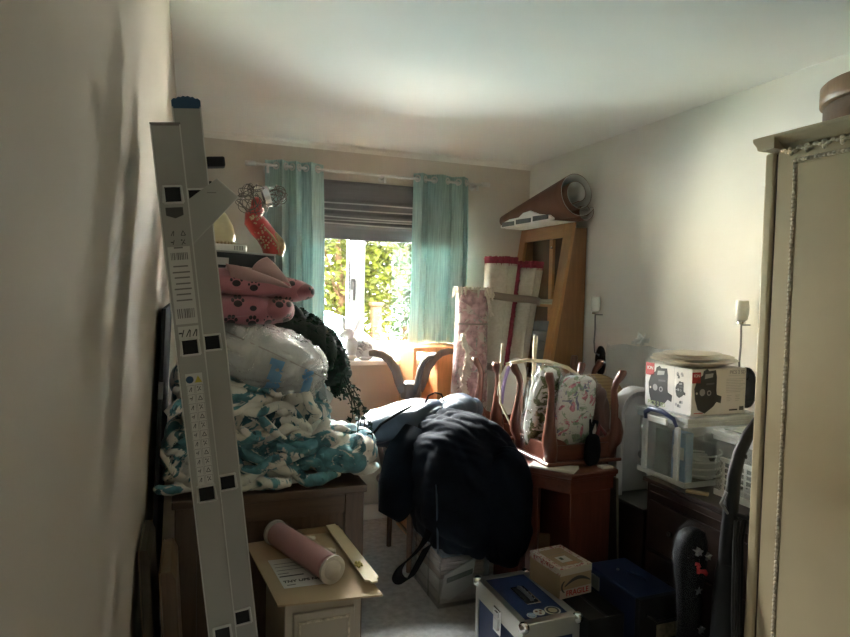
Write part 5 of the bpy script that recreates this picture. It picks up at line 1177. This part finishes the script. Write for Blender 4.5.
arc=[(.018+.13*t,.050+.040*math.sin(PI*(.06+.94*t))**.8) for t in [i/16 for i in range(17)]]
MB().sheet(lambda u,v:((-.0+.022+.125*u),-.0014,.042+.030*math.sin(PI*(.05+.83*u))+(v-.5)*(.005+.009*math.sin(PI*u))),30,2,.0006).build('smile_arrow','ink',az)
MB().sheet(lambda u,v:(.026-.016*math.sin(u*PI)*1.0+.014*u*u*.8,-.0014,.062-.040*u+(v-.5)*.004*(1),) if False else (.008+.012*(2*u-1)**2+(v-.5)*.008,-.0014,.068-.044*u),16,2,.0006).build('arrow_head','ink',az)
MB().box(.05,.10,.05,.10,hA+.0001,hA+.0012).build('address_label','label_white',az); MB().box(.06,.075,.07,.09,hA+.0013,hA+.0016).build('label_print','sign_green',az); MB().box(.06,.11,.025,.045,hA+.0009,hA+.0014).build('orange_label',mat('label_orange',(.42,.20,.10),.5),az)
MB().box(.03,.12,.125,.1255,hA-.0002,hA+.0009).build('flap_seam','ink_soft',az)
tx=thing('blue_tool_box','dark blue tool box with black end trim beside the dresser','tool box',(1.525,1.77,0))
mat('tool_blue',(.010,.020,.062),.42,var=.1,scale=40)
wT,lT,hT=.195,.33,.40
MB().box(0,wT,0,lT,0,hT).build('body','tool_blue',tx,bevel=.008,seg=3)
MB().box(-.003,wT+.003,-.003,.024,0,hT+.002).build('end_trim','black_plastic',tx,bevel=.004)
MB().tube([(.02,-.012,hT-.05),(.05,-.03,hT-.065),(.14,-.03,hT-.06),(.17,-.012,hT-.04)],.007,10).build('end_handle','black_gloss',tx,smooth=True)
MB().blob((.165,-.01,hT-.035),(.008,.006,.008),12,8,2).build('stud','chrome',tx,smooth='all')
MB().box(-.006,.0,.235,.285,hT-.075,hT-.02).build('catch','alu',tx,bevel=.003)
MB().tube([(.10,.19,hT+.001),(.10,.20,hT+.008),(.125,.14,hT+.008),(.13,.12,hT+.001)],.005,8).build('lid_handle','tool_blue',tx,smooth=True); MB().blob((.085,.235,hT+.003),(.006,.006,.005),10,8,2).build('stud','alu',tx,smooth='all')
lbp=MB().box(.075,.19,-.0042,-.003,hT-.155,hT-.10).build('printed_plate',mat('plate_tan',(.22,.19,.13),.5,var=.4,scale=60),tx)
text('TOOLS',.02,'ink',lbp,face_M((.13,-.0046,hT-.127),(1,0,0),(0,0,1))) if False else None
# ------------------------------------------------------------------ fill lamp added out of view to brighten the room
hl=thing('hall_fill_lamp','unseen globe lamp added in the hall to fill the room with light','lamp',(.6,Y0-.75,2.4))
MB().lathe([(.05,0),(.05,-.02),(.02,-.03)],(0,0,0),24).build('rose','gloss_white',hl,smooth=True)
gm_,gt_,gb_=nt('fill_glow'); gb_.inputs['Emission Color'].default_value=(1,.86,.68,1); gb_.inputs['Emission Strength'].default_value=HALL_FILL
MB().blob((0,0,-.15),(.13,.13,.12),32,20,2).build('globe','fill_glow',hl,smooth='all')
